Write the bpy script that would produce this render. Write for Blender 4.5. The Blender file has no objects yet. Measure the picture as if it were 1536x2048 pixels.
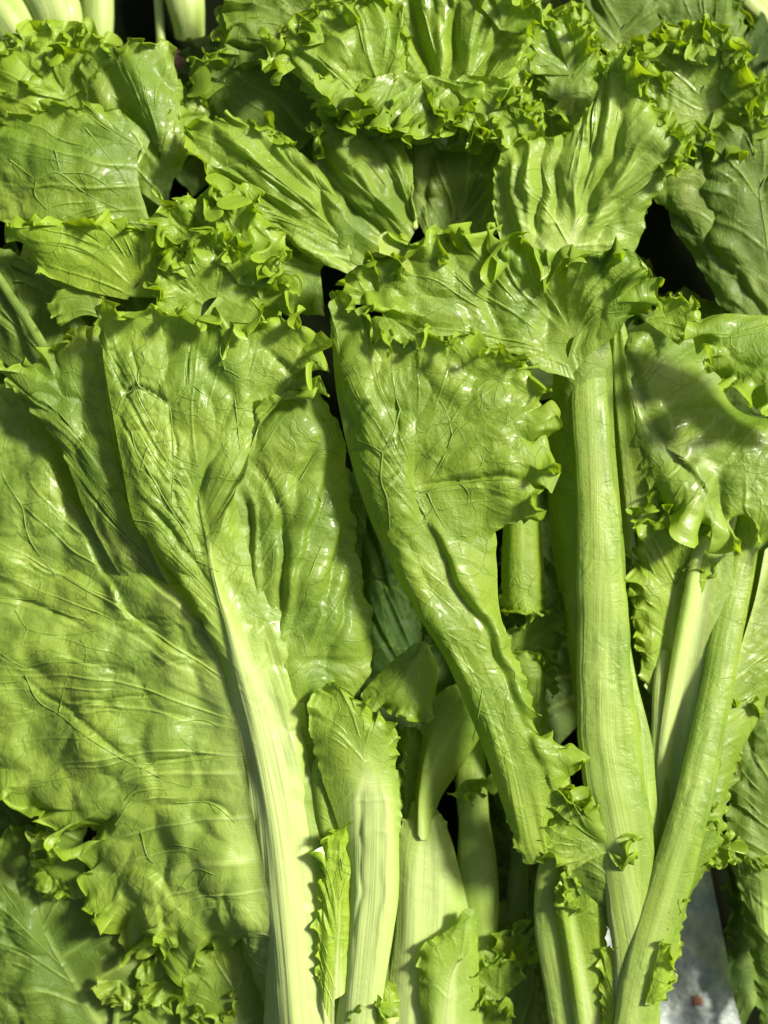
import bpy, math
import numpy as np

# ------------------------------------------------------------------ camera, sky, sun
C = bpy.context.scene
U = 0.00018            # metres per unit of the working grid (one grid unit = 0.18 mm)
CAM_H = 3000.0         # camera height over the middle of the heap, grid units
Z0 = 150.0
SUN_AZ = math.radians(28)     # direction the light comes FROM, measured from +x (right) towards +y (away)
SUN_EL = math.radians(41)

cam_d = bpy.data.cameras.new('camera'); cam = bpy.data.objects.new('camera', cam_d)
C.collection.objects.link(cam); C.camera = cam
cam.location = (0, 0, (CAM_H + Z0) * U); cam.rotation_euler = (0, 0, 0)
cam_d.sensor_fit = 'VERTICAL'; cam_d.sensor_height = 24.0
cam_d.lens = 24.0 * CAM_H / 2048.0
cam_d.clip_start = 0.01; cam_d.clip_end = 50
cam_d.dof.use_dof = True; cam_d.dof.aperture_fstop = 3.5; cam_d.dof.focus_distance = (CAM_H + Z0 - 275) * U

w = bpy.data.worlds.new('World'); C.world = w; w.use_nodes = True
nt = w.node_tree; nt.nodes.clear()
sky = nt.nodes.new('ShaderNodeTexSky'); sky.sky_type = 'NISHITA'; sky.sun_disc = False
sky.sun_elevation = SUN_EL; sky.sun_rotation = math.pi / 2 - SUN_AZ
sky.dust_density = 6.0; sky.ozone_density = 0.2; sky.air_density = 0.8
bg = nt.nodes.new('ShaderNodeBackground'); bg.inputs['Strength'].default_value = 0.06
wo = nt.nodes.new('ShaderNodeOutputWorld')
nt.links.new(sky.outputs[0], bg.inputs[0]); nt.links.new(bg.outputs[0], wo.inputs[0])

sun_d = bpy.data.lights.new('sun', 'SUN'); sun = bpy.data.objects.new('sun', sun_d)
C.collection.objects.link(sun)
sun_d.energy = 4.5; sun_d.angle = math.radians(9); sun_d.color = (1.0, 0.95, 0.82)
from mathutils import Vector
sdir = Vector((math.cos(SUN_EL) * math.cos(SUN_AZ), math.cos(SUN_EL) * math.sin(SUN_AZ), math.sin(SUN_EL)))
sun.rotation_euler = sdir.to_track_quat('Z', 'Y').to_euler()
C.view_settings.view_transform = 'Standard'; C.view_settings.look = 'None'
C.view_settings.exposure = 0.90; C.view_settings.gamma = 1.0
C.cycles.max_bounces = 8; C.cycles.transmission_bounces = 6; C.cycles.diffuse_bounces = 5

# ------------------------------------------------------------------ numeric helpers
def world(P):
    """grid units (x right, y down the picture, z up) -> metres; the heap lies on z = 0"""
    P = np.asarray(P, float)
    k = (CAM_H - (P[..., 2] - Z0)) / CAM_H
    return np.stack([(P[..., 0] - 768) * k * U, (1024 - P[..., 1]) * k * U, P[..., 2] * U], -1)

def cr(P, t):
    P = np.asarray(P, float); n = len(P); t = np.clip(np.asarray(t, float), 0, n - 1 - 1e-9)
    i = t.astype(int); f = (t - i).reshape((-1,) + (1,) * (P.ndim - 1))
    def g(j):
        jj = np.clip(j, 0, n - 1); r = P[jj]
        lo = (j < 0).reshape(f.shape); hi = (j > n - 1).reshape(f.shape)
        if lo.any(): r = np.where(lo, 2 * P[0] - P[min(1, n - 1)], r)
        if hi.any(): r = np.where(hi, 2 * P[-1] - P[max(n - 2, 0)], r)
        return r
    a, b, c, d = g(i - 1), g(i), g(i + 1), g(i + 2)
    return b + 0.5 * f * (c - a + f * (2 * a - 5 * b + 4 * c - d + f * (3 * (b - c) + d - a)))

_rg = np.random.default_rng(7)
_perm = _rg.permutation(1024); _ga = _rg.uniform(0, 2 * np.pi, 1024)
_jx = _rg.uniform(.15, .85, 1024); _jy = _rg.uniform(.15, .85, 1024)
def _h(ix, iy): return _perm[(_perm[ix % 1024] + iy) % 1024]
def noise(x, y):
    ix = np.floor(x).astype(int); iy = np.floor(y).astype(int); fx = x - ix; fy = y - iy
    u = fx * fx * fx * (fx * (fx * 6 - 15) + 10); v = fy * fy * fy * (fy * (fy * 6 - 15) + 10)
    def g(a, b, dx, dy):
        an = _ga[_h(a, b)]; return np.cos(an) * dx + np.sin(an) * dy
    return 1.5 * ((1 - v) * ((1 - u) * g(ix, iy, fx, fy) + u * g(ix + 1, iy, fx - 1, fy))
                  + v * ((1 - u) * g(ix, iy + 1, fx, fy - 1) + u * g(ix + 1, iy + 1, fx - 1, fy - 1)))
def voro(x, y):
    """distance to the border between cells (0 on the border)"""
    ix = np.floor(x).astype(int); iy = np.floor(y).astype(int)
    f1 = np.full(x.shape, 9.0); f2 = np.full(x.shape, 9.0)
    for a in (-1, 0, 1):
        for b in (-1, 0, 1):
            h = _h(ix + a, iy + b)
            d = np.hypot(ix + a + _jx[h] - x, iy + b + _jy[h] - y)
            f2 = np.where(d < f1, f1, np.minimum(f2, d)); f1 = np.minimum(f1, d)
    return f2 - f1
def sst(a, b, x):
    t = np.clip((x - a) / (b - a), 0, 1); return t * t * (3 - 2 * t)
def resample(pts, k):
    pts = np.asarray(pts, float)
    d = cr(pts, np.linspace(0, len(pts) - 1, 60))
    s = np.r_[0, np.cumsum(np.linalg.norm(np.diff(d, axis=0), axis=1))]
    return np.stack([np.interp(np.linspace(0, s[-1], k), s, d[:, i]) for i in range(pts.shape[1])], 1)
def seg_dist(X, Y, line):
    """distance to a polyline, signed side, and how far along (0..1)"""
    line = resample(np.array(line, float), 14)
    best = np.full(X.shape, 1e9); side = np.zeros(X.shape); along = np.zeros(X.shape)
    for i in range(len(line) - 1):
        a, b = line[i, :2], line[i + 1, :2]; v = b - a; L = v @ v + 1e-9
        t = np.clip(((X - a[0]) * v[0] + (Y - a[1]) * v[1]) / L, 0, 1)
        dx = X - a[0] - t * v[0]; dy = Y - a[1] - t * v[1]; d = np.hypot(dx, dy)
        m = d < best
        best = np.where(m, d, best); side = np.where(m, np.sign(v[0] * dy - v[1] * dx), side)
        along = np.where(m, (i + t) / (len(line) - 1), along)
    return best, side, along

# ------------------------------------------------------------------ materials
def mat(name):
    m = bpy.data.materials.new(name); m.use_nodes = True; t = m.node_tree; t.nodes.clear(); return m, t
def nd(t, typ, ins=None, **kw):
    n = t.nodes.new(typ)
    for k, v in kw.items(): setattr(n, k, v)
    for k, v in (ins or {}).items():
        if isinstance(v, bpy.types.NodeSocket): t.links.new(v, n.inputs[k])
        else: n.inputs[k].default_value = v
    return n
def mth(t, op, a, b=0.0, c=None, clamp=False):
    n = t.nodes.new('ShaderNodeMath'); n.operation = op; n.use_clamp = clamp
    for i, v in enumerate((a, b) if c is None else (a, b, c)):
        if isinstance(v, bpy.types.NodeSocket): t.links.new(v, n.inputs[i])
        else: n.inputs[i].default_value = v
    return n.outputs[0]
def mix(t, f, a, b, blend='MIX'):
    n = t.nodes.new('ShaderNodeMix'); n.data_type = 'RGBA'; n.blend_type = blend
    for i, v in ((0, f), (6, a), (7, b)):
        if isinstance(v, bpy.types.NodeSocket): t.links.new(v, n.inputs[i])
        else: n.inputs[i].default_value = (*v, 1) if isinstance(v, tuple) else v
    return n.outputs[2]
def ramp(t, v, lo, hi, a=0.0, b=1.0):
    n = nd(t, 'ShaderNodeMapRange', {0: v, 1: lo, 2: hi, 3: a, 4: b}, interpolation_type='SMOOTHSTEP'); return n.outputs[0]

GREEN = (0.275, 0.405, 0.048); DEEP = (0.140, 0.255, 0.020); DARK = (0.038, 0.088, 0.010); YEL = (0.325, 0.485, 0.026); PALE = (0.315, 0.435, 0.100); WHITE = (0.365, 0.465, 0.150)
def leaf_material():
    m, t = mat('lettuce_leaf')
    at = lambda n: nd(t, 'ShaderNodeAttribute', attribute_name=n)
    rest = at('rest').outputs['Vector']; qr = at('qr').outputs['Vector']
    pale = at('pale').outputs['Fac']; edge = at('edge').outputs['Fac']; tint = at('tint').outputs['Fac']; young = at('young').outputs['Fac']
    # warped coordinates
    n1 = nd(t, 'ShaderNodeTexNoise', {'Vector': rest, 'Scale': 1.6, 'Detail': 3.0})
    wv = nd(t, 'ShaderNodeVectorMath', {0: n1.outputs['Color'], 1: (-.5, -.5, -.5)}, operation='ADD')
    wv2 = nd(t, 'ShaderNodeVectorMath', {0: wv.outputs[0], 'Scale': 0.55}, operation='SCALE')
    rw = nd(t, 'ShaderNodeVectorMath', {0: rest, 1: wv2.outputs[0]}, operation='ADD').outputs[0]
    va = nd(t, 'ShaderNodeTexVoronoi', {'Vector': rw, 'Scale': 0.95, 'Randomness': 1.0}, feature='DISTANCE_TO_EDGE').outputs['Distance']
    vb = nd(t, 'ShaderNodeTexVoronoi', {'Vector': rw, 'Scale': 3.2, 'Randomness': 1.0}, feature='DISTANCE_TO_EDGE').outputs['Distance']
    vc = nd(t, 'ShaderNodeTexVoronoi', {'Vector': rw, 'Scale': 9.0, 'Randomness': 1.0}, feature='DISTANCE_TO_EDGE').outputs['Distance']
    # secondary veins along the spokes
    qw = nd(t, 'ShaderNodeVectorMath', {0: qr, 1: wv2.outputs[0]}, operation='ADD').outputs[0]
    sp = nd(t, 'ShaderNodeSeparateXYZ', {0: qw})
    fr = mth(t, 'ABSOLUTE', mth(t, 'SUBTRACT', mth(t, 'FRACT', mth(t, 'MULTIPLY', sp.outputs[0], 1.05)), 0.5))
    sec = ramp(t, fr, 0.028, 0.0)
    fib = nd(t, 'ShaderNodeTexNoise', {'Vector': nd(t, 'ShaderNodeVectorMath', {0: qr, 1: (22.0, 0.35, 1.0)}, operation='MULTIPLY').outputs[0], 'Scale': 1.0, 'Detail': 2.0}).outputs[0]
    fib2 = nd(t, 'ShaderNodeTexNoise', {'Vector': nd(t, 'ShaderNodeVectorMath', {0: qr, 1: (0.35, 20.0, 1.0)}, operation='MULTIPLY').outputs[0], 'Scale': 1.0, 'Detail': 2.0}).outputs[0]
    bs = ramp(t, at('base').outputs['Fac'], 0.5, 0.85)
    fm = nd(t, 'ShaderNodeMix', {0: bs, 2: fib, 3: fib2}, data_type='FLOAT'); fib = fm.outputs[0]
    la = ramp(t, va, 0.016, 0.0); lb = ramp(t, vb, 0.05, 0.0)
    veins = mth(t, 'MAXIMUM', la, mth(t, 'MAXIMUM', mth(t, 'MULTIPLY', lb, 0.25), mth(t, 'MULTIPLY', sec, 0.35)))
    veins = mth(t, 'MULTIPLY', veins, ramp(t, pale, 0.55, 0.15))
    # colour
    nb = nd(t, 'ShaderNodeTexNoise', {'Vector': rest, 'Scale': 0.8, 'Detail': 4.0}).outputs[0]
    nf = nd(t, 'ShaderNodeTexNoise', {'Vector': rest, 'Scale': 14.0, 'Detail': 3.0}).outputs[0]
    col = mix(t, ramp(t, nb, 0.35, 0.68), GREEN, DEEP)
    col = mix(t, mth(t, 'MULTIPLY', ramp(t, nf, 0.4, 0.8), 0.25), col, DEEP)
    col = mix(t, mth(t, 'MULTIPLY', edge, 0.75), col, YEL)
    col = mix(t, young, col, YEL)
    col = mix(t, tint, col, DARK)  # darker green leaves, and shade painted on leaves in the gaps
    pl = mix(t, mth(t, 'MULTIPLY', ramp(t, fib, 0.35, 0.7), 0.22), PALE, YEL)
    pw = mix(t, ramp(t, pale, 0.75, 1.0), pl, WHITE)
    col = mix(t, ramp(t, mth(t, 'ADD', pale, mth(t, 'MULTIPLY', mth(t, 'SUBTRACT', nb, 0.5), 0.35)), 0.0, 0.9), col, pw)
    col = mix(t, mth(t, 'MULTIPLY', veins, 0.65), col, DEEP)
    spk = nd(t, 'ShaderNodeTexVoronoi', {'Vector': rest, 'Scale': 1.1, 'Randomness': 1.0}); spd = nd(t, 'ShaderNodeSeparateColor', {0: spk.outputs['Color']})
    sm = mth(t, 'MULTIPLY', ramp(t, spk.outputs['Distance'], 0.045, 0.025), ramp(t, spd.outputs[0], 0.80, 0.84))
    col = mix(t, mth(t, 'MULTIPLY', sm, 0.85), col, (0.06, 0.055, 0.015))
    bru = ramp(t, nd(t, 'ShaderNodeTexNoise', {'Vector': rest, 'Scale': 0.33, 'Detail': 5.0, 'Roughness': 0.6}).outputs[0], 0.60, 0.74)
    col = mix(t, mth(t, 'MULTIPLY', bru, 0.35), col, (0.36, 0.40, 0.10))
    # relief
    ripples = nd(t, 'ShaderNodeTexNoise', {'Vector': nd(t, 'ShaderNodeVectorMath', {0: qr, 1: (3.0, 14.0, 1.0)}, operation='MULTIPLY').outputs[0], 'Scale': 1.0, 'Detail': 2.0}).outputs[0]
    patch = ramp(t, nd(t, 'ShaderNodeTexNoise', {'Vector': rest, 'Scale': 0.55, 'Detail': 1.0}).outputs[0], 0.42, 0.66)
    hgt = mth(t, 'MULTIPLY', mth(t, 'MULTIPLY', ramp(t, vb, 0.0, 0.42), 0.24), mth(t, 'ADD', 0.15, patch))
    hgt = mth(t, 'ADD', hgt, mth(t, 'MULTIPLY', ramp(t, vc, 0.0, 0.45), 0.05))
    hgt = mth(t, 'ADD', hgt, mth(t, 'MULTIPLY', mth(t, 'MULTIPLY', ripples, mth(t, 'SUBTRACT', 1.0, bs)), 0.14))
    hgt = mth(t, 'ADD', hgt, mth(t, 'MULTIPLY', nd(t, 'ShaderNodeTexNoise', {'Vector': rest, 'Scale': 20.0, 'Detail': 3.0}).outputs[0], 0.10))
    hgt = mth(t, 'MULTIPLY', hgt, mth(t, 'SUBTRACT', 1.0, mth(t, 'MULTIPLY', pale, 0.75)))
    hgt = mth(t, 'ADD', hgt, mth(t, 'MULTIPLY', mth(t, 'MULTIPLY', fib, pale), 0.20))
    gr = nd(t, 'ShaderNodeTexNoise', {'Vector': nd(t, 'ShaderNodeVectorMath', {0: qr, 1: (4.0, 22.0, 1.0)}, operation='MULTIPLY').outputs[0], 'Scale': 1.0, 'Detail': 3.0}).outputs[0]
    gr2 = nd(t, 'ShaderNodeTexNoise', {'Vector': nd(t, 'ShaderNodeVectorMath', {0: qr, 1: (22.0, 4.0, 1.0)}, operation='MULTIPLY').outputs[0], 'Scale': 1.0, 'Detail': 3.0}).outputs[0]
    gm = nd(t, 'ShaderNodeMix', {0: bs, 2: gr, 3: gr2}, data_type='FLOAT').outputs[0]
    hgt = mth(t, 'ADD', hgt, mth(t, 'MULTIPLY', mth(t, 'MULTIPLY', gm, pale), 0.04))
    hgt = mth(t, 'SUBTRACT', hgt, mth(t, 'MULTIPLY', veins, 0.10))
    bmp = nd(t, 'ShaderNodeBump', {'Height': hgt, 'Distance': 9.0 * U * 1.0, 'Strength': 0.7})
    nr = nd(t, 'ShaderNodeTexNoise', {'Vector': rest, 'Scale': 3.0, 'Detail': 3.0}).outputs[0]
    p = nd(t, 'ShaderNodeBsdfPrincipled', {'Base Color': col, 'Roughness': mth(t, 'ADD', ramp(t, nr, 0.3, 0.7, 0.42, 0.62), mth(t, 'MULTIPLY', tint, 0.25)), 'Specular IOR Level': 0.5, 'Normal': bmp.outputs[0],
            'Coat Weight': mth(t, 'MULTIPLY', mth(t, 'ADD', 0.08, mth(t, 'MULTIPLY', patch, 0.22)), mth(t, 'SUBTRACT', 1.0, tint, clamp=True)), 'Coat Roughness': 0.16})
    tcol = mix(t, 0.5, col, YEL)
    tr = nd(t, 'ShaderNodeBsdfTranslucent', {'Color': mix(t, 1.0, tcol, (1.15, 1.1, 0.30), 'MULTIPLY'), 'Normal': bmp.outputs[0]})
    mx = nd(t, 'ShaderNodeMixShader', {0: mth(t, 'MULTIPLY', 0.48, mth(t, 'SUBTRACT', 1.0, mth(t, 'MULTIPLY', pale, 0.6))), 1: p.outputs[0], 2: tr.outputs[0]})
    o = nd(t, 'ShaderNodeOutputMaterial'); t.links.new(mx.outputs[0], o.inputs[0])
    return m
LEAF = leaf_material()

# ------------------------------------------------------------------ meshes
TRIS = [0]
def put_mesh(name, V, F, N=None, attrs=None, material=None, parent=None, label=None):
    """V world coords (n,3), F quads (m,4) -> one mesh object"""
    used = np.unique(F); rem = np.full(len(V), -1); rem[used] = np.arange(len(used))
    V = V[used]; F = rem[F]
    me = bpy.data.meshes.new(name)
    me.vertices.add(len(V)); me.vertices.foreach_set('co', V.astype(np.float32).ravel())
    me.loops.add(F.size); me.loops.foreach_set('vertex_index', F.astype(np.int32).ravel())
    me.polygons.add(len(F)); me.polygons.foreach_set('loop_start', np.arange(0, F.size, F.shape[1], dtype=np.int32))
    me.update(calc_edges=True)
    me.polygons.foreach_set('use_smooth', np.ones(len(F), bool))
    for k, a in (attrs or {}).items():
        a = np.asarray(a)[used]
        if a.ndim == 1:
            at = me.attributes.new(k, 'FLOAT', 'POINT'); at.data.foreach_set('value', a.astype(np.float32))
        else:
            at = me.attributes.new(k, 'FLOAT_VECTOR', 'POINT'); at.data.foreach_set('vector', a.astype(np.float32).ravel())
    if N is not None: me.normals_split_custom_set_from_vertices(N[used].astype(np.float32))
    if material: me.materials.append(material)
    o = bpy.data.objects.new(name, me); C.collection.objects.link(o)
    if parent: o.parent = parent
    if label: o['label'] = label
    TRIS[0] += len(F) * 2 if F.shape[1] == 4 else len(F)
    return o

def thing(name, label, cat, group=None):
    o = bpy.data.objects.new(name, None); C.collection.objects.link(o)
    o.empty_display_size = 0.02
    o['label'] = label; o['category'] = cat
    if group: o['group'] = group
    return o

def grid_normals(P):
    a = np.gradient(P, axis=0); b = np.gradient(P, axis=1)
    n = np.cross(a, b); n /= np.linalg.norm(n, axis=-1, keepdims=True) + 1e-9
    return n

VEIN = None
def vein_material():
    m, t = mat('leaf_vein')
    p = nd(t, 'ShaderNodeBsdfPrincipled', {'Base Color': (0.13, 0.22, 0.022, 1), 'Roughness': 0.5}); o = nd(t, 'ShaderNodeOutputMaterial'); t.links.new(p.outputs[0], o.inputs[0]); return m
VEIN = vein_material()
def add_veins(blade, P, N, lines, seed):
    rg = np.random.default_rng(seed + 999); todo = []
    for ln in lines:
        a = resample(np.array(ln, float), max(4, int(np.linalg.norm(np.diff(np.array(ln, float), axis=0), axis=1).sum() / 7)))
        todo.append((a, 1.7))
        for k in range(2, len(a) - 1):
            if rg.random() < .05:
                d = a[k] - a[k - 1]; an = math.atan2(d[1], d[0]) + rg.choice([-1, 1]) * rg.uniform(.7, 1.3); n_ = rg.integers(4, 9); q = [a[k]]
                for _ in range(n_): an += rg.normal(0, .16); q.append(q[-1] + 7 * np.array([math.cos(an), math.sin(an)]))
                todo.append((np.array(q), 1.2))
    PF = P.reshape(-1, 3); NF = N.reshape(-1, 3); V = []; F = []
    for a, w0 in todo:
        c = []
        for q in a:
            d = (PF[:, 0] - q[0]) ** 2 + (PF[:, 1] - q[1]) ** 2
            k = np.where(d < max(d.min() * 1.5, 40))[0]
            if d.min() > 200: continue
            k = k[np.argmax(PF[k, 2])]; nn = NF[k]; off = np.array([q[0], q[1]]) - PF[k, :2]
            z = PF[k, 2] - (nn[0] * off[0] + nn[1] * off[1]) / max(.4, abs(nn[2])) * np.sign(nn[2] or 1)
            c.append((q[0], q[1], z + .4))
        if len(c) < 4: continue
        c = np.array(c); zz = np.convolve(np.pad(c[:, 2], 1, mode='edge'), [.25, .5, .25], 'valid'); 
        if np.abs(np.diff(zz)).max() > 14: continue
        c[:, 2] = zz; c = cr(c, np.linspace(0, len(c) - 1, len(c) * 2)); n = len(c)
        T = np.gradient(c, axis=0); T /= np.linalg.norm(T, axis=1, keepdims=True) + 1e-9
        sd = np.cross(T, (0, 0, 1.0)); sd /= np.linalg.norm(sd, axis=1, keepdims=True) + 1e-9; up = np.cross(sd, T)
        rad = (w0 * np.linspace(1, .45, n))[:, None]; b0 = len(V) * 0 + sum(len(v) for v in V)
        th = np.linspace(0, 2 * np.pi, 5, endpoint=False)
        ring = c[:, None] + (rad * np.cos(th))[..., None] * sd[:, None] + (.7 * rad * np.sin(th))[..., None] * up[:, None]
        idx = b0 + np.arange(n * 5).reshape(n, 5); jn = np.roll(idx, -1, 1)
        V.append(ring.reshape(-1, 3)); F.append(np.stack([idx[:-1], jn[:-1], jn[1:], idx[1:]], -1).reshape(-1, 4))
    if V:
        o = put_mesh('vein_network', world(np.concatenate(V)), np.concatenate(F), None, None, VEIN, blade); o['kind'] = 'stuff'

def leaf(parent, spokes, seed=1, step=4.5, dens=.88, frill=1.0, wave=75, band=85, rib=(40, 6), ribh=10, bul=3.0, pleat=6.0, big=8.0,
         pale=0.6, wash=0.0, tint=0.0, young=0.0, lat=1.0, creases=(), teeth=1.0, sweep=0.35, label=None, flip=False, name='leaf', fan=None, palebase=1.0, snap=True, veins=()):
    """spokes: [frill, (x,y,z) at the midrib, ..., (x,y,z) at the margin], ordered from one side of the base round the tip to the other"""
    rg = np.random.default_rng(seed); K = 7; step = step * dens
    Q = np.array([resample(s[1:], K) for s in spokes]); FA = np.array([s[0] for s in spokes], float)
    nq0 = len(Q)
    tt = np.linspace(0, nq0 - 1, 400)
    o80 = cr(Q[:, -1], tt) * .7 + cr(Q[:, 3], tt) * .3
    s = np.r_[0, np.cumsum(np.linalg.norm(np.diff(o80, axis=0), axis=1))]
    wgt_ = 1 + 1.1 * min(1, frill) * np.clip(cr(FA[:, None], tt)[:, 0], 0, 1)
    s = np.r_[0, np.cumsum(np.diff(s) * .5 * (wgt_[1:] + wgt_[:-1]))]
    nq = int(max(24, s[-1] / step))
    tq = np.interp(np.linspace(0, s[-1], nq), s, tt)
    G = cr(Q, tq)                                   # nq, K, 3
    mean_len = np.linalg.norm(np.diff(Q, axis=1), axis=2).sum(1).mean()
    xs_ = np.linspace(0, 1, 500); D_ = (1 - xs_) * mean_len
    den = 1 / (step * 1.25) + (1 / (step * .72) - 1 / (step * 1.25)) * (1 - sst(20, 90, D_)) * (1 if frill > 0 else 0)
    cum = np.r_[0, np.cumsum(.5 * (den[1:] + den[:-1]) * np.diff(xs_) * mean_len)]
    nr = int(max(14, cum[-1])); rr = np.interp(np.linspace(0, cum[-1], nr), cum, xs_)
    B = np.swapaxes(cr(np.swapaxes(G, 0, 1), rr * (K - 1)), 0, 1)     # nq, nr, 3
    if snap:
        end = (B[0, 0] + B[-1, 0]) / 2; it = int(np.argmax(np.linalg.norm(B[:, 0] - end, axis=1)))
        it = min(max(it, 3), nq - 4)
        ref = B[:it + 1, 0]; far = B[it:, 0]
        dd = np.linalg.norm(far[:, None] - ref[None], axis=2); j = dd.argmin(1)
        off = ref[j] - far
        L0 = np.linalg.norm(np.diff(B[it:], axis=1), axis=2); L0 = np.concatenate([np.zeros((len(L0), 1)), np.cumsum(L0, 1)], 1)
        off *= (np.linalg.norm(off, axis=1) < np.maximum(90, .8 * L0[:, -1]))[:, None]
        ker = np.ones(5) / 5
        B[it:] += off[:, None] * (np.clip(1 - rr, 0, 1) ** 1.3)[None, :, None]
    fa = np.clip(cr(FA[:, None], tq)[:, 0], 0, 2)
    seg = np.linalg.norm(np.diff(B, axis=1), axis=2); RL = np.concatenate([np.zeros((nq, 1)), np.cumsum(seg, 1)], 1)
    D = RL[:, -1:] - RL
    mg = np.linalg.norm(np.diff(B[:, -1], axis=0), axis=1); S = np.r_[0, np.cumsum(mg)][:, None] + 0 * D
    mid = B[:, int(nr * .5)]; SM = np.r_[0, np.cumsum(np.linalg.norm(np.diff(mid, axis=0), axis=1))][:, None] + 0 * D
    N = grid_normals(B)
    sg = np.sign(N[..., 2].mean()) or 1
    if flip: sg = -sg
    N = N * sg
    kf = sst(0, 45, RL)[..., None]; up0 = np.array([0, 0, 1.0]) * (1 if not flip else -1)
    N = kf * N + (1 - kf) * up0; N /= np.linalg.norm(N, axis=-1, keepdims=True) + 1e-9
    Eo = np.gradient(B, axis=1); Eo /= np.linalg.norm(Eo, axis=-1, keepdims=True) + 1e-9
    M = np.cross(N, Eo)
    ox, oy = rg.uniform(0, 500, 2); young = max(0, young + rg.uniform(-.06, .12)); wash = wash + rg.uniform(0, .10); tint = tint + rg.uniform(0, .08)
    X = B[..., 0] + .6 * B[..., 2]; Y = B[..., 1] + .35 * B[..., 2]
    inner = sst(0, 60, RL); rl_n = RL / (RL[:, -1:] + 1e-6)
    tl = np.abs(np.linspace(-1, 1, nq0)); tl = np.interp(tq, np.arange(nq0), np.interp(np.arange(nq0), np.arange(nq0), tl))
    if fan is None: base = tl[:, None] + 0 * D
    else: base = np.interp(tq, np.arange(nq0), fan)[:, None] + 0 * D       # 1 at the base, 0 at the tip
    h = (1.9 * big * noise(X / 230 + ox, Y / 230 + oy) + 1.3 * big * noise(X / 105 + oy, Y / 105 + ox)) * inner * (1 - .7 * sst(.6, .95, base))
    # pleats running along the spokes
    wq = 22 * noise(X / 150 + ox, Y / 150); pz = noise((SM + wq) / 62 + ox, RL / 420 + oy) + .45 * noise((SM + wq) / 26 + oy, RL / 200 + ox)
    gap = np.linalg.norm(np.gradient(B, axis=0), axis=-1); gap = gap / (np.median(gap[:, int(nr * .6)]) + 1e-6)
    h += 1.35 * pleat * (1 - sst(.55, .92, base)) * (.55 * (1 - 1.9 * np.abs(pz)) + .9 * pz) * sst(0, 90, RL) * (.35 + .65 * sst(0, 60, D)) * (.08 + .92 * sst(.45, 1.1, gap))
    # blistered skin between the veins
    wx = 16 * noise(X / 60 + 3, Y / 60 + 9); wy = 16 * noise(X / 60 + 30, Y / 60 + 90)
    v1 = voro((X + wx) / 92 + ox, (Y + wy) / 92 + oy); v2 = voro((X + wx) / 34 + oy, (Y + wy) / 34 + ox)
    pm = sst(10, 110, RL)
    pk = sst(-.15, .35, noise(X / 170 + oy, Y / 170 + ox))
    h += pm * bul * (2.1 * np.minimum(v1, .5) / .5 + (.10 + .9 * pk) * (1.1 * np.minimum(v2, .4) + 0.25 * noise(X / 26 + ox, Y / 26)) + 1.0 * noise(X / 55 + ox, Y / 55 + oy))
    h += 2.2 * sst(.6, .95, base) * (noise(RL / 17 + ox, SM / 420) + .5 * noise(RL / 7 + oy, SM / 300)) * sst(0, 12, RL)
    gl = np.linalg.norm(np.gradient(B, axis=0), axis=-1) / (np.gradient(SM[:, 0])[:, None] + 1e-6)      # true spacing against spacing at mid-blade
    wa = 14 * noise(RL / 90 + ox, SM / 70) + 26 * noise(RL / 260 + oy, SM / 200)
    LV = 0
    for sp_, r0, w0 in ((96, 0.0, 6.5), (48, .36, 3.2)):
        c_ = (SM + wa) / sp_ + .8 * noise(SM / (sp_ * 1.5) + ox, 0 * SM + sp_) + (.5 if sp_ < 80 else 0)
        dist = np.abs((c_ % 1.0) - .5) * sp_ * np.clip(gl, .25, 2)
        wv_ = w0 * (1 - .62 * rl_n)
        LV = np.maximum(LV, np.exp(-(dist / wv_) ** 2) * sst(r0, r0 + .15, rl_n + .02) * (1 - .75 * sst(.45, .95, rl_n)) * sst(.22, .5, gl))
    LV = LV * lat * min(1, mean_len / 160) * sst(0, 14, RL) * (1 - sst(.86, .97, base))
    h += 3.6 * LV * (1 - .4 * base)
    for c in creases:
        line, dep, wid, kind = c
        d, sd, al = seg_dist(B[..., 0] + 11 * noise(B[..., 0] / 70 + ox, B[..., 1] / 70), B[..., 1] + 7 * noise(B[..., 0] / 60, B[..., 1] / 60 + oy), line); wid = wid * (1 + .35 * noise(B[..., 0] / 90, B[..., 1] / 90 + ox))
        e = np.sin(np.pi * np.clip(al, 0.02, .98)) ** .5
        x_ = sd * d * (1 if kind == 's' else -1)
        if kind == 'v': h -= 1.5 * dep * e * np.exp(-(d / wid) ** 1.6)
        elif kind in 'st': h += 1.5 * dep * e * np.tanh(d / 7) * np.where(x_ > 0, np.exp(-np.abs(x_) / (wid * 3)), -.7 * np.exp(-np.abs(x_) / wid))
        else: h += dep * e * np.exp(-(d / wid) ** 2)
    # midrib relief
    rw = rib[1] + (rib[0] - rib[1]) * base ** 1.5
    h += ribh * np.exp(-(RL / (rw * .8)) ** 2.5) * (0.3 + .7 * base)
    h *= 1 - (1 - np.clip(fa, 0, 1)[:, None]) * .85 * (1 - sst(0, 70, D)); P = B + N * h[..., None]
    # ruffled margin
    if frill > 0:
        A = frill * fa[:, None]
        Lm = RL[:, -1:]
        wb = np.minimum(1.15 * band * (.8 + .5 * noise(S / 160 + ox, 0 * S + 5)), .42 * Lm)
        sc = np.clip(Lm / 170, .45, 1)
        St = S + 20 * noise(D / 45 + ox, S / 90) * sst(0, 30, D)
        def nz(l, o): return noise(S / l + o, 0 * S + o * .37)
        al = 0.9 * nz(140, 50) + sweep
        dirv = N * np.cos(al)[..., None] + Eo * np.sin(al)[..., None]
        # rolled hem: stretches of the edge curl over, now to the front, now to the back
        rc = np.clip(.35 + 1.6 * nz(58, ox + 9), 0, 1) * np.clip(A, 0, 1)
        Dc = (24 + 18 * (1 + nz(90, oy))) * rc * np.minimum(1, sc * 1.2) + 1e-3
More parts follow.
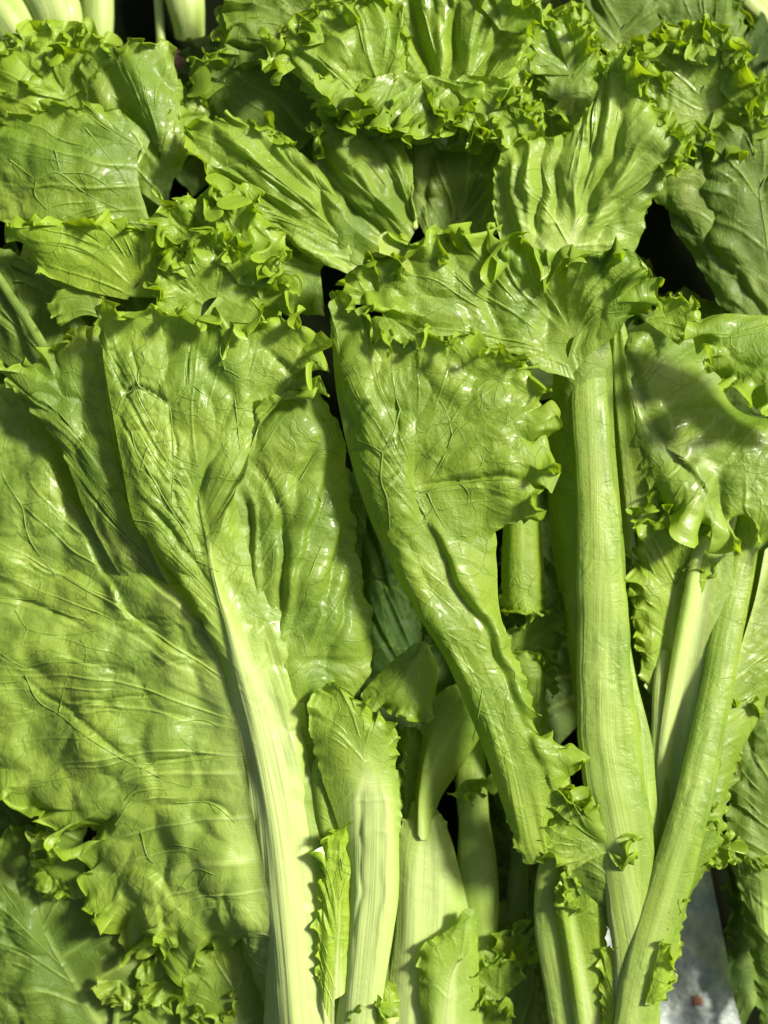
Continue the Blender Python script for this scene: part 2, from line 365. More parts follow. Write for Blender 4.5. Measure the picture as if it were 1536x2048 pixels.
        th_ = (1.2 + 1.5 * rc) + 1e-3; rho = Dc / th_; tt_ = np.clip(Dc - D, 0, None)
        sgn = np.where(nz(75, oy + 21) > -.12, 1.0, -1.0)
        dE = rho * np.sin(tt_ / rho) - tt_; dN = sgn * rho * (1 - np.cos(tt_ / rho))
        # waves of three sizes, the smaller ones nearer the edge
        for lam, wb_, amp, mz, o_ in ((wave * 1.4, wb * 1.2, .32 * sc, .13, 1.0), (wave * .66, np.minimum(wb * .8, 68), .44, .14, 2.3), (wave * .30, np.minimum(wb * .40, 30), .24, .10, 4.1)):
            wgt = np.clip(1 - D / wb_, 0, 1) ** 1.4
            ph = 2 * np.pi * (St / lam + 0.55 * nz(lam * 1.9, ox + o_))
            am = np.clip(1 + .8 * nz(lam * 1.6, oy + o_), .1, 2)
            a2 = al + 1.1 * nz(lam * 2.2, ox + 7 * o_) * (o_ > 1)
            dv = N * np.cos(a2)[..., None] + Eo * np.sin(a2)[..., None]
            P = P + (A * wgt * lam * am)[..., None] * (dv * (amp * np.sin(ph))[..., None] + M * (mz * np.sin(2 * ph))[..., None])
        P = P + dE[..., None] * Eo + dN[..., None] * N
        # teeth
        w3 = np.exp(-D / 7.0)
        saw = np.abs(((S / 19 + .8 * noise(S / 30 + ox, 0 * S)) % 1.0) - .5) * 2
        saw2 = np.abs(((S / 45 + .8 * noise(S / 60 + oy, 0 * S)) % 1.0) - .5) * 2
        P = P + (teeth * .6 * np.clip(.5 + 1.2 * nz(70, 33.0), 0, 1.2) * np.clip(fa, 0, 1)[:, None] * w3 * (5.5 * (np.sqrt(saw) - .5) + 6 * (saw2 - .5)))[..., None] * Eo
    # attributes
    ed0 = np.exp(-D / 40)
    pl = np.exp(-(RL / (rw * 1.25)) ** 2) * (.35 + .65 * base) + .60 * np.exp(-(RL / (rw * 3.6)) ** 1.6) * base
    pl += palebase * .8 * sst(.72, 1.0, base) * np.exp(-RL / 260)
    pl = pl + .42 * LV * (.35 + .65 * np.exp(-RL / 220)) * .6 / max(pale, .25)
    pl = np.clip(pl * pale / .6 * .9 + wash * np.clip(1 - ed0, 0, 1), 0, 1)
    ed = (.75 * np.exp(-D / 46) + .6 * np.exp(-D / 5)) * np.clip(fa, .25, 1)[:, None]
    Wd = world(P); Nw = grid_normals(Wd) * (1 if sg > 0 else -1)
    # joined seam at the midrib: average the normals of the two halves by position
    if snap:
        for r0 in range(3):
            kf = (1, .7, .35)[r0]; src = Nw[:, 3]
            dd = np.linalg.norm(P[it:, 0][:, None] - P[:it + 1, 0][None], axis=2)
            av = src.copy()
            av[it:] = src[it:] + src[dd.argmin(1)]; av[:it + 1] = src[:it + 1] + src[it + dd.argmin(0)]
            nn = kf * av / (np.linalg.norm(av, axis=-1, keepdims=True) + 1e-9) + (1 - kf) * Nw[:, r0]
            Nw[:, r0] = nn / (np.linalg.norm(nn, axis=-1, keepdims=True) + 1e-9)
    nq_, nr_ = P.shape[:2]
    idx = np.arange(nq_ * nr_).reshape(nq_, nr_)
    F = np.stack([idx[:-1, :-1], idx[1:, :-1], idx[1:, 1:], idx[:-1, 1:]], -1)
    # winding so that the geometric normal follows Nw
    fn = np.cross(Wd[1:, :-1] - Wd[:-1, :-1], Wd[:-1, 1:] - Wd[:-1, :-1]); 
    if (fn * Nw[:-1, :-1]).sum(-1).mean() < 0: F = F[..., ::-1]
    attrs = {'rest': np.stack([X, Y, B[..., 2]], -1).reshape(-1, 3) / 100 + seed * 3.1,
             'qr': np.stack([SM, RL, 0 * SM], -1).reshape(-1, 3) / 100, 'pale': pl.ravel(), 'edge': ed.ravel(),
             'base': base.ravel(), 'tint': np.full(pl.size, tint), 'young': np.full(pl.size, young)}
    V = Wd.reshape(-1, 3); NN = Nw.reshape(-1, 3)
    isrib = (RL < rw * .9)[:-1, :-1] & (base > .12)[:-1, :-1]
    blade = put_mesh(name, V, F[~isrib], NN, attrs, LEAF, parent, label)
    if isrib.sum() > 30: put_mesh('midrib', V, F[isrib], NN, attrs, LEAF, blade)
    if len(veins): add_veins(blade, P, grid_normals(P) * sg, veins, seed)
    return blade

def stalk(parent, line, seed=1, step=6.0, two=.45, depth=.75, pale=(1.0, .6), young=0.0, tint=0.0, ribs=1.0, groove=0.0, name='stalk', label=None, flat=0.0):
    """fleshy leaf stalk: line = [(x, y, z of the axis, half width), ...] from base to top"""
    line = np.array(line, float); rg = np.random.default_rng(seed); ox, oy = rg.uniform(0, 300, 2)
    d = resample(line, 60); L = np.linalg.norm(np.diff(d[:, :3], axis=0), axis=1).sum()
    n = int(L / step) + 4; c = resample(line, n)
    T = np.gradient(c[:, :3], axis=0); T /= np.linalg.norm(T, axis=1, keepdims=True)
    side = np.cross(T, (0, 0, 1.0)); side /= np.linalg.norm(side, axis=1, keepdims=True) + 1e-9
    up = np.cross(side, T)
    k = 84; th = np.linspace(0, 2 * np.pi, k, endpoint=False)
    t = np.linspace(0, 1, n)[:, None]; A = th[None, :]
    ca, sa = np.cos(A), np.sin(A)
    ss = np.arange(n)[:, None] * L / n
    fine = .6 * ribs * (.030 * noise(ca * 5 + ox + 0 * t, ss / 500 + sa * 5) + .022 * noise(ca * 13 + ox, ss / 420 + sa * 13 + oy) + .010 * noise(ca * 30 + ox, ss / 200 + sa * 30 + oy))
    slow = .10 * noise(ss / 170 + ox, ca * .9 + oy) + .05 * noise(ss / 60 + oy, ca * 1.4 + ox) - .05 * np.exp(-((A - 1.95) / .3) ** 2) * sst(-.3, .5, noise(ss / 260 + ox, 0 * A)) - .03 * np.exp(-((A - 1.15) / .2) ** 2)
    rad = 1 + fine + slow
    rad = rad - groove * np.exp(-((A - np.pi / 2) / .35) ** 2)
    W = c[:, 3:4]
    px = np.sign(ca) * np.abs(ca) ** (1 - flat * .3)
    V = c[:, None, :3] + side[:, None] * (W * rad * px)[..., None] + up[:, None] * (W * depth * rad * sa)[..., None]
    Wd = world(V)
    idx = np.arange(n * k).reshape(n, k); j = np.roll(idx, -1, 1)
    F = np.stack([idx[:-1], j[:-1], j[1:], idx[1:]], -1).reshape(-1, 4)
    cen = c[:, None, :3] + 0 * V
    f0 = F[len(F) // 2]; vv = Wd.reshape(-1, 3)
    nn = np.cross(vv[f0[1]] - vv[f0[0]], vv[f0[3]] - vv[f0[0]])
    if nn @ (vv[f0[0]] - world(cen).reshape(-1, 3)[f0[0]]) < 0: F = F[:, ::-1]
    pl = pale[0] + (pale[1] - pale[0]) * t + 0 * A
    pl = pl * (1 - two * sst(.05, .75, -ca + .22 * noise(ss / 130 + oy, 0 * A)) - .28 * np.exp(-((A - .95) / .2) ** 2)) + .10 * noise(ss / 90 + ox, ca * 3)
    pl = np.clip(pl, 0, 1)
    attrs = {'rest': (V.reshape(-1, 3) / 100 + seed), 'qr': np.stack([A * W / 100 + 0 * t, ss / 100 + 0 * A, 0 * A + 0 * t], -1).reshape(-1, 3),
             'pale': pl.ravel(), 'edge': 0 * pl.ravel(), 'base': 0 * pl.ravel(), 'tint': 0 * pl.ravel() + tint, 'young': 0 * pl.ravel() + young}
    return put_mesh(name, vv, F, None, attrs, LEAF, parent, label)
# ------------------------------------------------------------------ the setting
def ground():
    m, t = mat('gap_shade_ground')
    tc = nd(t, 'ShaderNodeTexCoord')
    n = nd(t, 'ShaderNodeTexNoise', {'Vector': tc.outputs['Object'], 'Scale': 40.0, 'Detail': 6.0}).outputs[0]
    col = mix(t, n, (0.002, 0.004, 0.001), (0.006, 0.009, 0.003))  # near-black base colour paints in the deep shade between leaves
    p = nd(t, 'ShaderNodeBsdfPrincipled', {'Base Color': col, 'Roughness': 0.9, 'Specular IOR Level': 0.05})
    o = nd(t, 'ShaderNodeOutputMaterial'); t.links.new(p.outputs[0], o.inputs[0])
    n = 60; g = np.linspace(-1.5, 1.5, n); X, Y = np.meshgrid(g, g, indexing='ij')
    V = np.stack([X, Y, 0.0008 * noise(X * 9, Y * 9) - .022], -1).reshape(-1, 3)
    idx = np.arange(n * n).reshape(n, n)
    F = np.stack([idx[:-1, :-1], idx[1:, :-1], idx[1:, 1:], idx[:-1, 1:]], -1).reshape(-1, 4)
    o = put_mesh('ground', V, F, None, None, m); o['kind'] = 'structure'; return o
ground()

def sheet(name, corners, seed, material, z=12, amp=9, n=110):
    """a crumpled sheet between four corner points (grid units)"""
    c = np.array(corners, float); u, v = np.meshgrid(np.linspace(0, 1, n), np.linspace(0, 1, n), indexing='ij')
    P = ((1 - u) * (1 - v))[..., None] * c[0] + (u * (1 - v))[..., None] * c[1] + (u * v)[..., None] * c[2] + ((1 - u) * v)[..., None] * c[3]
    X, Y = P[..., 0], P[..., 1]
    h = amp * (1 - 2 * np.abs(noise(X / 150 + seed, Y / 110))) + amp * .5 * (1 - 2 * np.abs(noise(X / 60, Y / 50 + seed))) + .15 * amp * noise(X / 14, Y / 14)
    P = np.concatenate([P[..., :2], (P[..., 2] + h + z)[..., None]], -1)
    idx = np.arange(n * n).reshape(n, n)
    F = np.stack([idx[:-1, :-1], idx[1:, :-1], idx[1:, 1:], idx[:-1, 1:]], -1).reshape(-1, 4)[:, ::-1]
    V = world(P).reshape(-1, 3)
    return put_mesh(name, V, F, None, None, material)

def plastic(name, c1, c2, rough=.45):
    m, t = mat(name); tc = nd(t, 'ShaderNodeTexCoord')
    n = nd(t, 'ShaderNodeTexNoise', {'Vector': tc.outputs['Object'], 'Scale': 60.0, 'Detail': 8.0, 'Roughness': .65}).outputs[0]
    n2 = nd(t, 'ShaderNodeTexNoise', {'Vector': tc.outputs['Object'], 'Scale': 420.0, 'Detail': 3.0}).outputs[0]
    col = mix(t, ramp(t, n, .35, .65), c1, c2)
    b = nd(t, 'ShaderNodeBump', {'Height': mth(t, 'ADD', n, n2), 'Distance': .0015, 'Strength': .5})
    p = nd(t, 'ShaderNodeBsdfPrincipled', {'Base Color': col, 'Roughness': rough, 'Normal': b.outputs[0]})
    o = nd(t, 'ShaderNodeOutputMaterial'); t.links.new(p.outputs[0], o.inputs[0]); return m
s = sheet('plastic_sheet', [(1180, 1740, -70), (1420, 1740, -80), (1520, 2240, -60), (1180, 2240, -50)], 3, plastic('pale_plastic', (.22, .26, .24), (.40, .45, .43)))
s['label'] = 'crumpled pale grey plastic sheet showing beneath the stalks at the lower right'; s['category'] = 'plastic sheet'
m = plastic('dried_leaf', (.22, .09, .05), (.34, .16, .09), .7)
def chip(x, y, z, r, seed):
    k = 9; rg = np.random.default_rng(seed); a = np.linspace(0, 2 * np.pi, k, endpoint=False)
    R = r * rg.uniform(.6, 1.15, k)
    rings = [(0.0, 3.5), (.6, 3), (1.0, 0), (.9, -1.5)]
    V = [(x, y, z + 3.5)]; F = []
    for q, dz in rings[1:]:
        for i in range(k): V.append((x + q * R[i] * np.cos(a[i]), y + q * R[i] * .9 * np.sin(a[i]), z + dz + rg.uniform(-1, 1)))
    for i in range(k): j = (i + 1) % k; F.append((0, 1 + j, 1 + i, 0))
    F3 = [(0, 1 + (i + 1) % k, 1 + i) for i in range(k)]
    F4 = [(1 + r_ * k + i, 1 + r_ * k + (i + 1) % k, 1 + (r_ + 1) * k + (i + 1) % k, 1 + (r_ + 1) * k + i) for r_ in range(2) for i in range(k)]
    me = bpy.data.meshes.new('plant_scrap'); me.from_pydata([tuple(world(v)) for v in V], [], F3 + F4); me.materials.append(m)
    o = bpy.data.objects.new('plant_scrap', me); C.collection.objects.link(o); return o
o = chip(1394, 2002, -42, 14, 1); o['label'] = 'small reddish brown scrap lying on the pale plastic sheet'; o['category'] = 'plant scrap'

# ------------------------------------------------------------------ the lettuces (grid units: x right, y down the picture, z up)
A = thing('lettuce', 'big broad-leaved lettuce filling the left, its thick pale midrib reaching the foot', 'lettuce', 'green lettuces heaped together')
B = thing('lettuce', 'lettuce right of centre with a long bright stalk and one leaf folded down in front', 'lettuce', 'green lettuces heaped together')
CC = thing('lettuce', 'shaded lettuce of pale stalks lying deep between the two large front ones', 'lettuce', 'green lettuces heaped together')
DD = thing('lettuce', 'dark green lettuce tucked under the broad left leaf in the bottom left corner', 'lettuce', 'green lettuces heaped together')
E = thing('lettuce', 'lettuce at the right edge below the middle, crinkled shaded leaves beside the thick stalk', 'lettuce', 'green lettuces heaped together')
Fh = thing('lettuce', 'dark glossy lettuce leaf against the right edge above the folded pale flap', 'lettuce', 'green lettuces heaped together')
G = thing('lettuce', 'lettuce at the upper left with a broad flat leaf and yellow-green ruffles below it', 'lettuce', 'green lettuces heaped together')
H = thing('lettuce', 'lettuce left of top centre with long pleated leaves slanting down to the right', 'lettuce', 'green lettuces heaped together')
I = thing('lettuce', 'bright ruffled lettuce at the top centre with upright pale pleats', 'lettuce', 'green lettuces heaped together')
J = thing('lettuce', 'pale fan-shaped lettuce leaf standing between the top centre and the right corner', 'lettuce', 'green lettuces heaped together')
Kh = thing('lettuce', 'tightly curled lettuce in the top right corner with small dark ruffles', 'lettuce', 'green lettuces heaped together')
Lh = thing('lettuce', 'shadowed lettuce at the left edge just above the broad front leaf', 'lettuce', 'green lettuces heaped together')

# ---- lettuce A
leaf(A, [
 [0,(604,2160,220),(570,2110,160),(550,2060,140)],
 [.2,(579,1950,235),(520,1900,185),(470,1862,150)],
 [.6,(564,1900,240),(490,1850,190),(428,1890,130)],
 [1,(552,1850,242),(420,1830,195),(340,1950,110)],
 [1,(541,1800,244),(390,1795,197),(305,1880,150)],
 [1,(529,1750,244),(350,1770,200),(262,1930,112)],
 [1,(519,1700,244),(330,1730,200),(200,1835,140)],
 [1,(509,1650,244),(300,1680,200),(152,1765,140)],
 [1,(499,1600,244),(290,1610,205),(165,1665,150)],
 [1,(492,1550,244),(240,1570,200),(70,1640,150)],
 [.6,(484,1500,244),(200,1500,205),(-40,1570,140)],
 [.5,(476,1450,244),(170,1380,210),(-120,1380,140)],
 [.4,(469,1400,244),(150,1240,210),(-140,1150,130)],
 [.4,(462,1350,244),(140,1120,205),(-130,900,130)],
 [.2,(454,1310,242),(150,1030,205),(-40,760,140)],
 [.2,(446,1280,238),(200,1040,190),(60,800,130)],
 [.2,(442,1260,220),(300,1120,160),(180,900,120)]],
 veins=[[(0,1195),(75,1200)],[(0,1365),(50,1362)],[(-20,1290),(20,1320),(50,1336)],[(50,1336),(100,1325),(200,1325)],[(50,1350),(75,1400),(120,1430),(175,1475),(240,1515),(330,1560)],[(118,1425),(130,1370),(145,1330)],[(118,1425),(180,1405),(300,1397)],[(130,1455),(95,1480),(60,1500)],[(245,1545),(265,1528),(340,1527),(440,1515)],[(340,1450),(400,1440),(440,1455)],[(345,1480),(400,1465)],[(350,1605),(420,1607),(470,1645)],[(230,1650),(270,1590),(300,1580)],[(30,1220),(60,1260),(130,1270),(200,1260)],[(40,1010),(95,1000)],[(45,1015),(10,960),(0,930)],[(45,1015),(60,1080),(110,1150)],[(280,1660),(300,1720),(350,1740)],[(250,1600),(300,1560),(380,1575)],[(400,1700),(350,1690),(310,1700)],[(430,1750),(390,1740),(350,1790)],[(150,1550),(110,1560),(60,1570)]],
 seed=11, step=4.6, frill=1.15, wave=80, band=88, rib=(50,30), ribh=0, bul=3.6, pleat=3, big=14, pale=.34, wash=.24, tint=0, young=.0,
 fan=[.7,.66,.62,.6,.6,.6,.6,.6,.6,.6,.6,.55,.5,.5,.5,.5,.5], palebase=.2,
 creases=[([(150,1030),(230,1190),(310,1270),(400,1330)],9,12,'s'),
          ([(20,1330),(110,1400),(210,1480),(300,1530)],4,5,'v'),([(110,1420),(180,1400),(310,1390)],4,5,'v'),
          ([(260,1540),(330,1520),(450,1510)],4,5,'v'),([(0,1190),(80,1210),(180,1260)],4,6,'v'),
          ([(330,1610),(420,1600),(470,1640)],4,5,'v'),([(250,1750),(300,1740),(360,1800)],9,10,'s'),([(320,1800),(330,1860)],10,8,'s')])

leaf(A, [
 [0, (450,1360,228),(440,1345,226),(425,1340,222)],
 [0, (425,1320,232),(370,1290,232),(330,1275,226)],
 [0, (395,1270,236),(300,1200,236),(240,1150,228)],
 [0, (360,1210,238),(250,1090,238),(170,1020,230)],
 [.1,(320,1140,240),(210,1000,242),(120,895,232)],
 [.3,(290,1080,242),(160,880,245),(50,800,235)],
 [.9,(270,1040,242),(120,830,245),(-10,725,250)],
 [1, (262,1020,242),(130,800,245),(60,728,255)],
 [1, (258,1000,242),(150,780,245),(115,672,255)],
 [1, (262,1000,242),(190,780,240),(200,650,240)],
 [.3,(300,1080,236),(250,860,225),(290,700,190)],
 [0, (350,1160,234),(330,1000,215),(370,850,190)],
 [0, (400,1240,230),(420,1150,210),(450,1080,190)],
 [0, (445,1320,226),(455,1290,210),(465,1250,190)]],
 seed=12, step=5, frill=.9, wave=60, band=60, rib=(22,5), ribh=5, lat=.4, bul=3.6, pleat=4, big=8, pale=.30, tint=.15,
 creases=[([(110,900),(180,1050),(250,1170),(340,1260)],8,9,'v'),([(90,880),(130,1000),(190,1110)],6,8,'v')])

# right half under the folded lobe
leaf(A, [
 [0, (640,2120,180),(670,2110,170),(690,2100,150)],
 [0, (610,1900,215),(650,1880,205),(690,1860,180)],
 [0, (595,1700,225),(640,1660,215),(690,1620,190)],
 [0, (580,1560,232),(610,1520,226),(640,1480,215)],
 [0, (565,1450,240),(620,1400,238),(690,1420,215)],
 [.3,(545,1350,246),(630,1320,246),(738,1340,205)],
 [.3,(525,1280,252),(640,1220,255),(746,1255,205)],
 [.3,(505,1220,256),(620,1120,262),(722,1140,215)],
 [.3,(490,1170,260),(600,1030,268),(705,1020,220)],
 [.3,(475,1130,262),(580,940,272),(690,900,228)],
 [.3,(465,1100,262),(560,880,274),(650,800,240)],
 [.2,(455,1080,262),(530,870,274),(590,770,250)],
 [0, (445,1070,262),(490,880,274),(520,770,260)],
 [0, (435,1060,262),(450,900,272),(460,780,262)]],
 veins=[[(480,845),(530,820),(580,800),(640,830),(665,880)],[(525,900),(555,850),(580,820)],[(600,960),(640,900),(680,910)],[(560,1000),(600,960)],[(640,1040),(660,980),(690,950)],[(620,1150),(650,1080),(690,1040)],[(650,1250),(690,1190),(720,1150)]],
 seed=13, step=4.5, frill=.5, wave=70, band=50, rib=(60,8), ribh=4, lat=.5, wash=.08, bul=2.4, pleat=2.5, big=11, pale=.45, tint=.10,
 creases=[([(500,920),(545,980),(568,1080),(560,1200),(540,1280)],12,9,'v'),([(480,990),(500,1080),(500,1190)],12,11,'v'),
          ([(640,870),(600,960),(575,1060)],10,12,'v'),([(470,930),(450,1000),(465,1080)],7,10,'v'),
          ([(700,1060),(660,1160),(600,1280)],10,14,'v'),([(560,800),(520,850),(500,900)],8,10,'v'),([(575,1300),(600,1130),(640,980),(670,900)],9,12,'t'),([(610,1350),(655,1180),(690,1020)],8,12,'t'),([(650,1340),(695,1210),(715,1090)],8,10,'v'),([(520,1260),(522,1120),(500,980)],9,9,'t'),([(610,1380),(618,1450),(640,1500)],8,9,'v')])

# stem and the folded top of the front leaf
leaf(A, [
 [0, (600,2180,224),(560,2170,209),(520,2160,174)],
 [0, (582,1980,236),(550,1960,224),(530,1935,189)],
 [0, (565,1800,242),(525,1780,229),(496,1760,194)],
 [0, (545,1640,246),(500,1600,232),(468,1580,199)],
 [0, (515,1480,254),(475,1440,242),(446,1410,218)],
 [0, (490,1380,268),(455,1340,260),(426,1300,239)],
 [0, (470,1310,279),(420,1250,280),(385,1195,262)],
 [0, (455,1250,290),(380,1170,288),(325,1118,275)],
 [0, (440,1200,292),(345,1100,294),(268,1042,285)],
 [0, (428,1150,294),(330,1030,298),(245,930,292)],
 [0,(418,1100,296),(310,950,302),(224,820,298)],
 [0,(410,1060,296),(300,880,304),(207,720,302)],
 [.7,(405,1030,296),(290,820,304),(205,640,298),(195,600,318)],
 [1, (402,1010,296),(300,800,304),(250,620,300),(245,590,325),(255,612,345)],
 [1, (400,1000,296),(340,780,304),(320,630,302),(330,598,322),(340,618,345)],
 [1, (400,1000,296),(380,780,304),(400,640,302),(415,605,322),(420,628,348)],
 [1, (402,1005,296),(430,800,304),(470,660,304),(490,625,318),(505,650,345)],
 [1.2,(406,1015,296),(470,820,300),(540,690,300),(570,620,310)],
 [1.2,(410,1030,296),(490,850,296),(580,720,298),(640,660,315)],
 [1.2,(414,1045,296),(500,880,294),(590,760,300),(655,740,318)],
 [1.0,(418,1060,296),(500,900,290),(570,790,300),(640,790,310)],
 [.6,(422,1075,295),(490,920,286),(530,820,292),(570,790,305)],
 [.2,(426,1090,294),(470,950,282),(500,870,282),(500,810,290)],
 [0, (432,1110,292),(455,1000,276),(475,940,268)],
 [0, (440,1150,290),(462,1090,272),(480,1030,262)],
 [0, (455,1220,288),(485,1170,276),(500,1110,262)],
 [0, (475,1300,278),(515,1250,272),(535,1190,256)],
 [0, (500,1390,265),(550,1330,259),(585,1260,244)],
 [0, (530,1500,250),(585,1450,243),(612,1400,224)],
 [0, (555,1620,246),(600,1600,232),(625,1570,206)],
 [0, (580,1780,242),(630,1780,224),(652,1770,194)],
 [0, (605,1980,236),(660,1990,214),(690,2000,179)],
 [0, (630,2180,224),(690,2180,204),(720,2180,169)]],
 veins=[[(277,772),(277,745),(290,725),(280,690)],[(277,772),(262,735),(250,710)],[(277,772),(245,795),(233,830)],[(277,772),(320,800),(340,812)],[(340,812),(372,775),(372,735),(378,690)],[(340,812),(345,870),(347,930),(343,1000)],[(283,935),(300,890),(345,880)],[(290,930),(330,1000),(380,1080),(400,1150)],[(290,930),(272,900),(262,860)],[(372,775),(420,760),(450,740),(480,755)],[(470,800),(475,850),(480,900)],[(500,900),(540,880),(560,830)],[(450,740),(440,700),(450,670)],[(270,1040),(310,1050),(350,1100)]],
 seed=14, step=4.2, frill=1.15, wave=66, band=78, rib=(54,4), ribh=13, bul=3.0, pleat=3, big=8, wash=.08, lat=.4, pale=.46, tint=0, young=.10, palebase=.9,
 fan=[1,1,1,.97,.9,.8,.65,.5,.35,.25,.15,.1,.05,0,0,0,0,0,0,0,.05,.1,.15,.2,.3,.5,.7,.85,.92,.97,1,1,1],
 creases=[([(440,900),(400,960),(392,1040),(400,1110)],8,9,'v'),([(340,870),(345,960),(400,1090)],3,4,'v'),
          ([(235,830),(275,775),(340,810),(370,780)],4,4,'v'),([(340,810),(345,870),(345,920)],4,4,'v'),([(275,775),(280,740),(265,700)],3,4,'v'),([(370,780),(372,730),(380,690)],3,4,'v'),
          ([(280,930),(350,1020),(400,1090)],3,5,'v'),([(410,720),(460,790),(440,860)],7,14,'v'),([(300,1010),(360,1080),(420,1170)],5,7,'v'),
          ([(530,700),(570,740),(600,760)],8,9,'v'),([(452,1410),(482,1590),(514,1780),(545,1960)],9,11,'v'),([(610,1440),(628,1600),(655,1800),(680,2000)],7,10,'v')])

# stalked leaf right of the stem with its ruffled end, and the green strip beside it
leaf(A, [
 [0, (705,2230,215),(672,2205,205),(645,2190,185)],
 [0, (722,1990,238),(702,1980,240),(684,1960,222)],
 [0, (738,1800,250),(716,1790,252),(696,1780,228)],
 [0, (742,1680,256),(720,1680,256),(688,1700,228)],
 [0, (742,1600,262),(712,1600,264),(668,1625,240)],
 [.1,(738,1560,266),(690,1540,270),(645,1560,250)],
 [.2,(732,1535,270),(672,1480,278),(622,1470,258)],
 [.4,(728,1515,272),(680,1440,280),(618,1395,268)],
 [.6,(726,1505,273),(695,1430,282),(660,1368,276)],
 [.8,(726,1500,273),(712,1430,282),(705,1385,276)],
 [1, (728,1500,273),(738,1455,278),(748,1420,270)],
 [1, (731,1506,272),(762,1470,274),(790,1448,262)],
 [.8,(735,1520,270),(772,1500,268),(800,1490,252)],
 [.3,(740,1550,266),(772,1545,262),(796,1545,240)],
 [.3,(745,1600,262),(778,1600,258),(803,1605,236)],
 [0, (748,1680,256),(778,1680,254),(798,1690,226)],
 [0, (748,1800,250),(778,1800,250),(796,1800,222)],
 [0, (735,1960,240),(758,1970,238),(768,1980,212)],
 [0, (712,2200,220),(722,2210,214),(732,2220,188)]],
 seed=15, step=4, frill=.8, wave=48, band=40, rib=(42,14), ribh=5, bul=1.6, pleat=5, big=6, pale=.62, young=.10, palebase=.55,
 fan=[1,1,.95,.9,.8,.6,.35,.15,.05,0,.05,.15,.3,.55,.8,.9,.95,1,1],
 creases=[([(735,1540),(725,1640),(712,1800),(700,1960)],5,7,'v'),([(765,1560),(775,1680),(772,1800),(750,1940)],5,7,'r')])
leaf(A, [
 [0, (675,1760,215),(655,1750,218),(640,1745,205)],
 [.1,(668,1680,222),(645,1660,228),(628,1650,212)],
 [.2,(665,1610,228),(640,1580,236),(622,1560,220)],
 [.5,(668,1570,230),(660,1530,238),(645,1500,228)],
 [.2,(675,1600,228),(685,1560,232),(695,1540,222)],
 [0, (682,1680,222),(694,1670,222),(702,1660,210)],
 [0, (684,1760,214),(694,1755,212),(702,1750,200)]],
 seed=16, step=4, frill=.5, wave=40, band=26, rib=(10,4), ribh=2, bul=1.8, pleat=5, big=4, pale=.3, wash=.25, young=.1)
leaf(A, [
 [.3,(668,2060,235),(650,2020,238),(640,1980,232)],
 [.6,(670,1960,242),(650,1900,246),(636,1850,238)],
 [.8,(675,1860,246),(655,1790,250),(640,1740,244)],
 [1, (680,1780,248),(660,1710,252),(650,1660,246)],
 [1, (685,1760,248),(680,1690,252),(690,1640,244)],
 [.5,(690,1790,246),(695,1740,246),(702,1700,236)],
 [.2,(690,1880,240),(698,1850,240),(702,1820,230)],
 [.2,(680,2000,236),(690,1990,234),(696,1980,226)]],
 seed=17, step=3.5, frill=1.1, wave=46, band=36, teeth=.3, rib=(14,4), ribh=2, bul=1.5, pleat=4, big=4, pale=.4, young=.75)
# small frilled pieces under the broad leaf
leaf(A, [
 [0, (500,2200,120),(470,2180,115),(440,2160,105)],
 [.5,(480,2100,125),(420,2080,120),(370,2080,110)],
 [.8,(470,2040,128),(410,2010,125),(350,1990,115)],
 [1, (465,2000,130),(410,1960,128),(370,1925,120)],
 [1, (470,1980,130),(440,1920,130),(430,1880,120)],
 [1, (480,1980,130),(480,1920,128),(490,1880,118)],
 [.6,(490,2010,128),(520,1960,124),(545,1930,110)],
 [.2,(500,2080,125),(540,2050,120),(570,2020,105)],
 [0, (510,2200,120),(550,2180,112),(580,2160,100)]],
 seed=18, step=4.5, frill=.9, wave=50, band=45, rib=(20,6), ribh=6, bul=3, pleat=6, big=6, pale=.45, tint=.1)
leaf(A, [
 [.3,(330,2150,85),(300,2130,85),(270,2110,80)],
 [.8,(330,2080,90),(300,2050,92),(265,2040,85)],
 [1, (332,2020,92),(300,1980,95),(285,1930,88)],
 [1, (338,2010,92),(330,1960,95),(330,1900,86)],
 [1, (345,2020,92),(370,1980,92),(390,1940,82)],
 [.6,(350,2080,88),(390,2060,86),(420,2050,76)],
 [.2,(350,2160,85),(390,2160,82),(430,2150,70)]],
 seed=19, step=4.5, frill=.9, wave=55, band=45, rib=(14,4), ribh=4, bul=3, pleat=7, big=6, pale=.4, tint=.15)

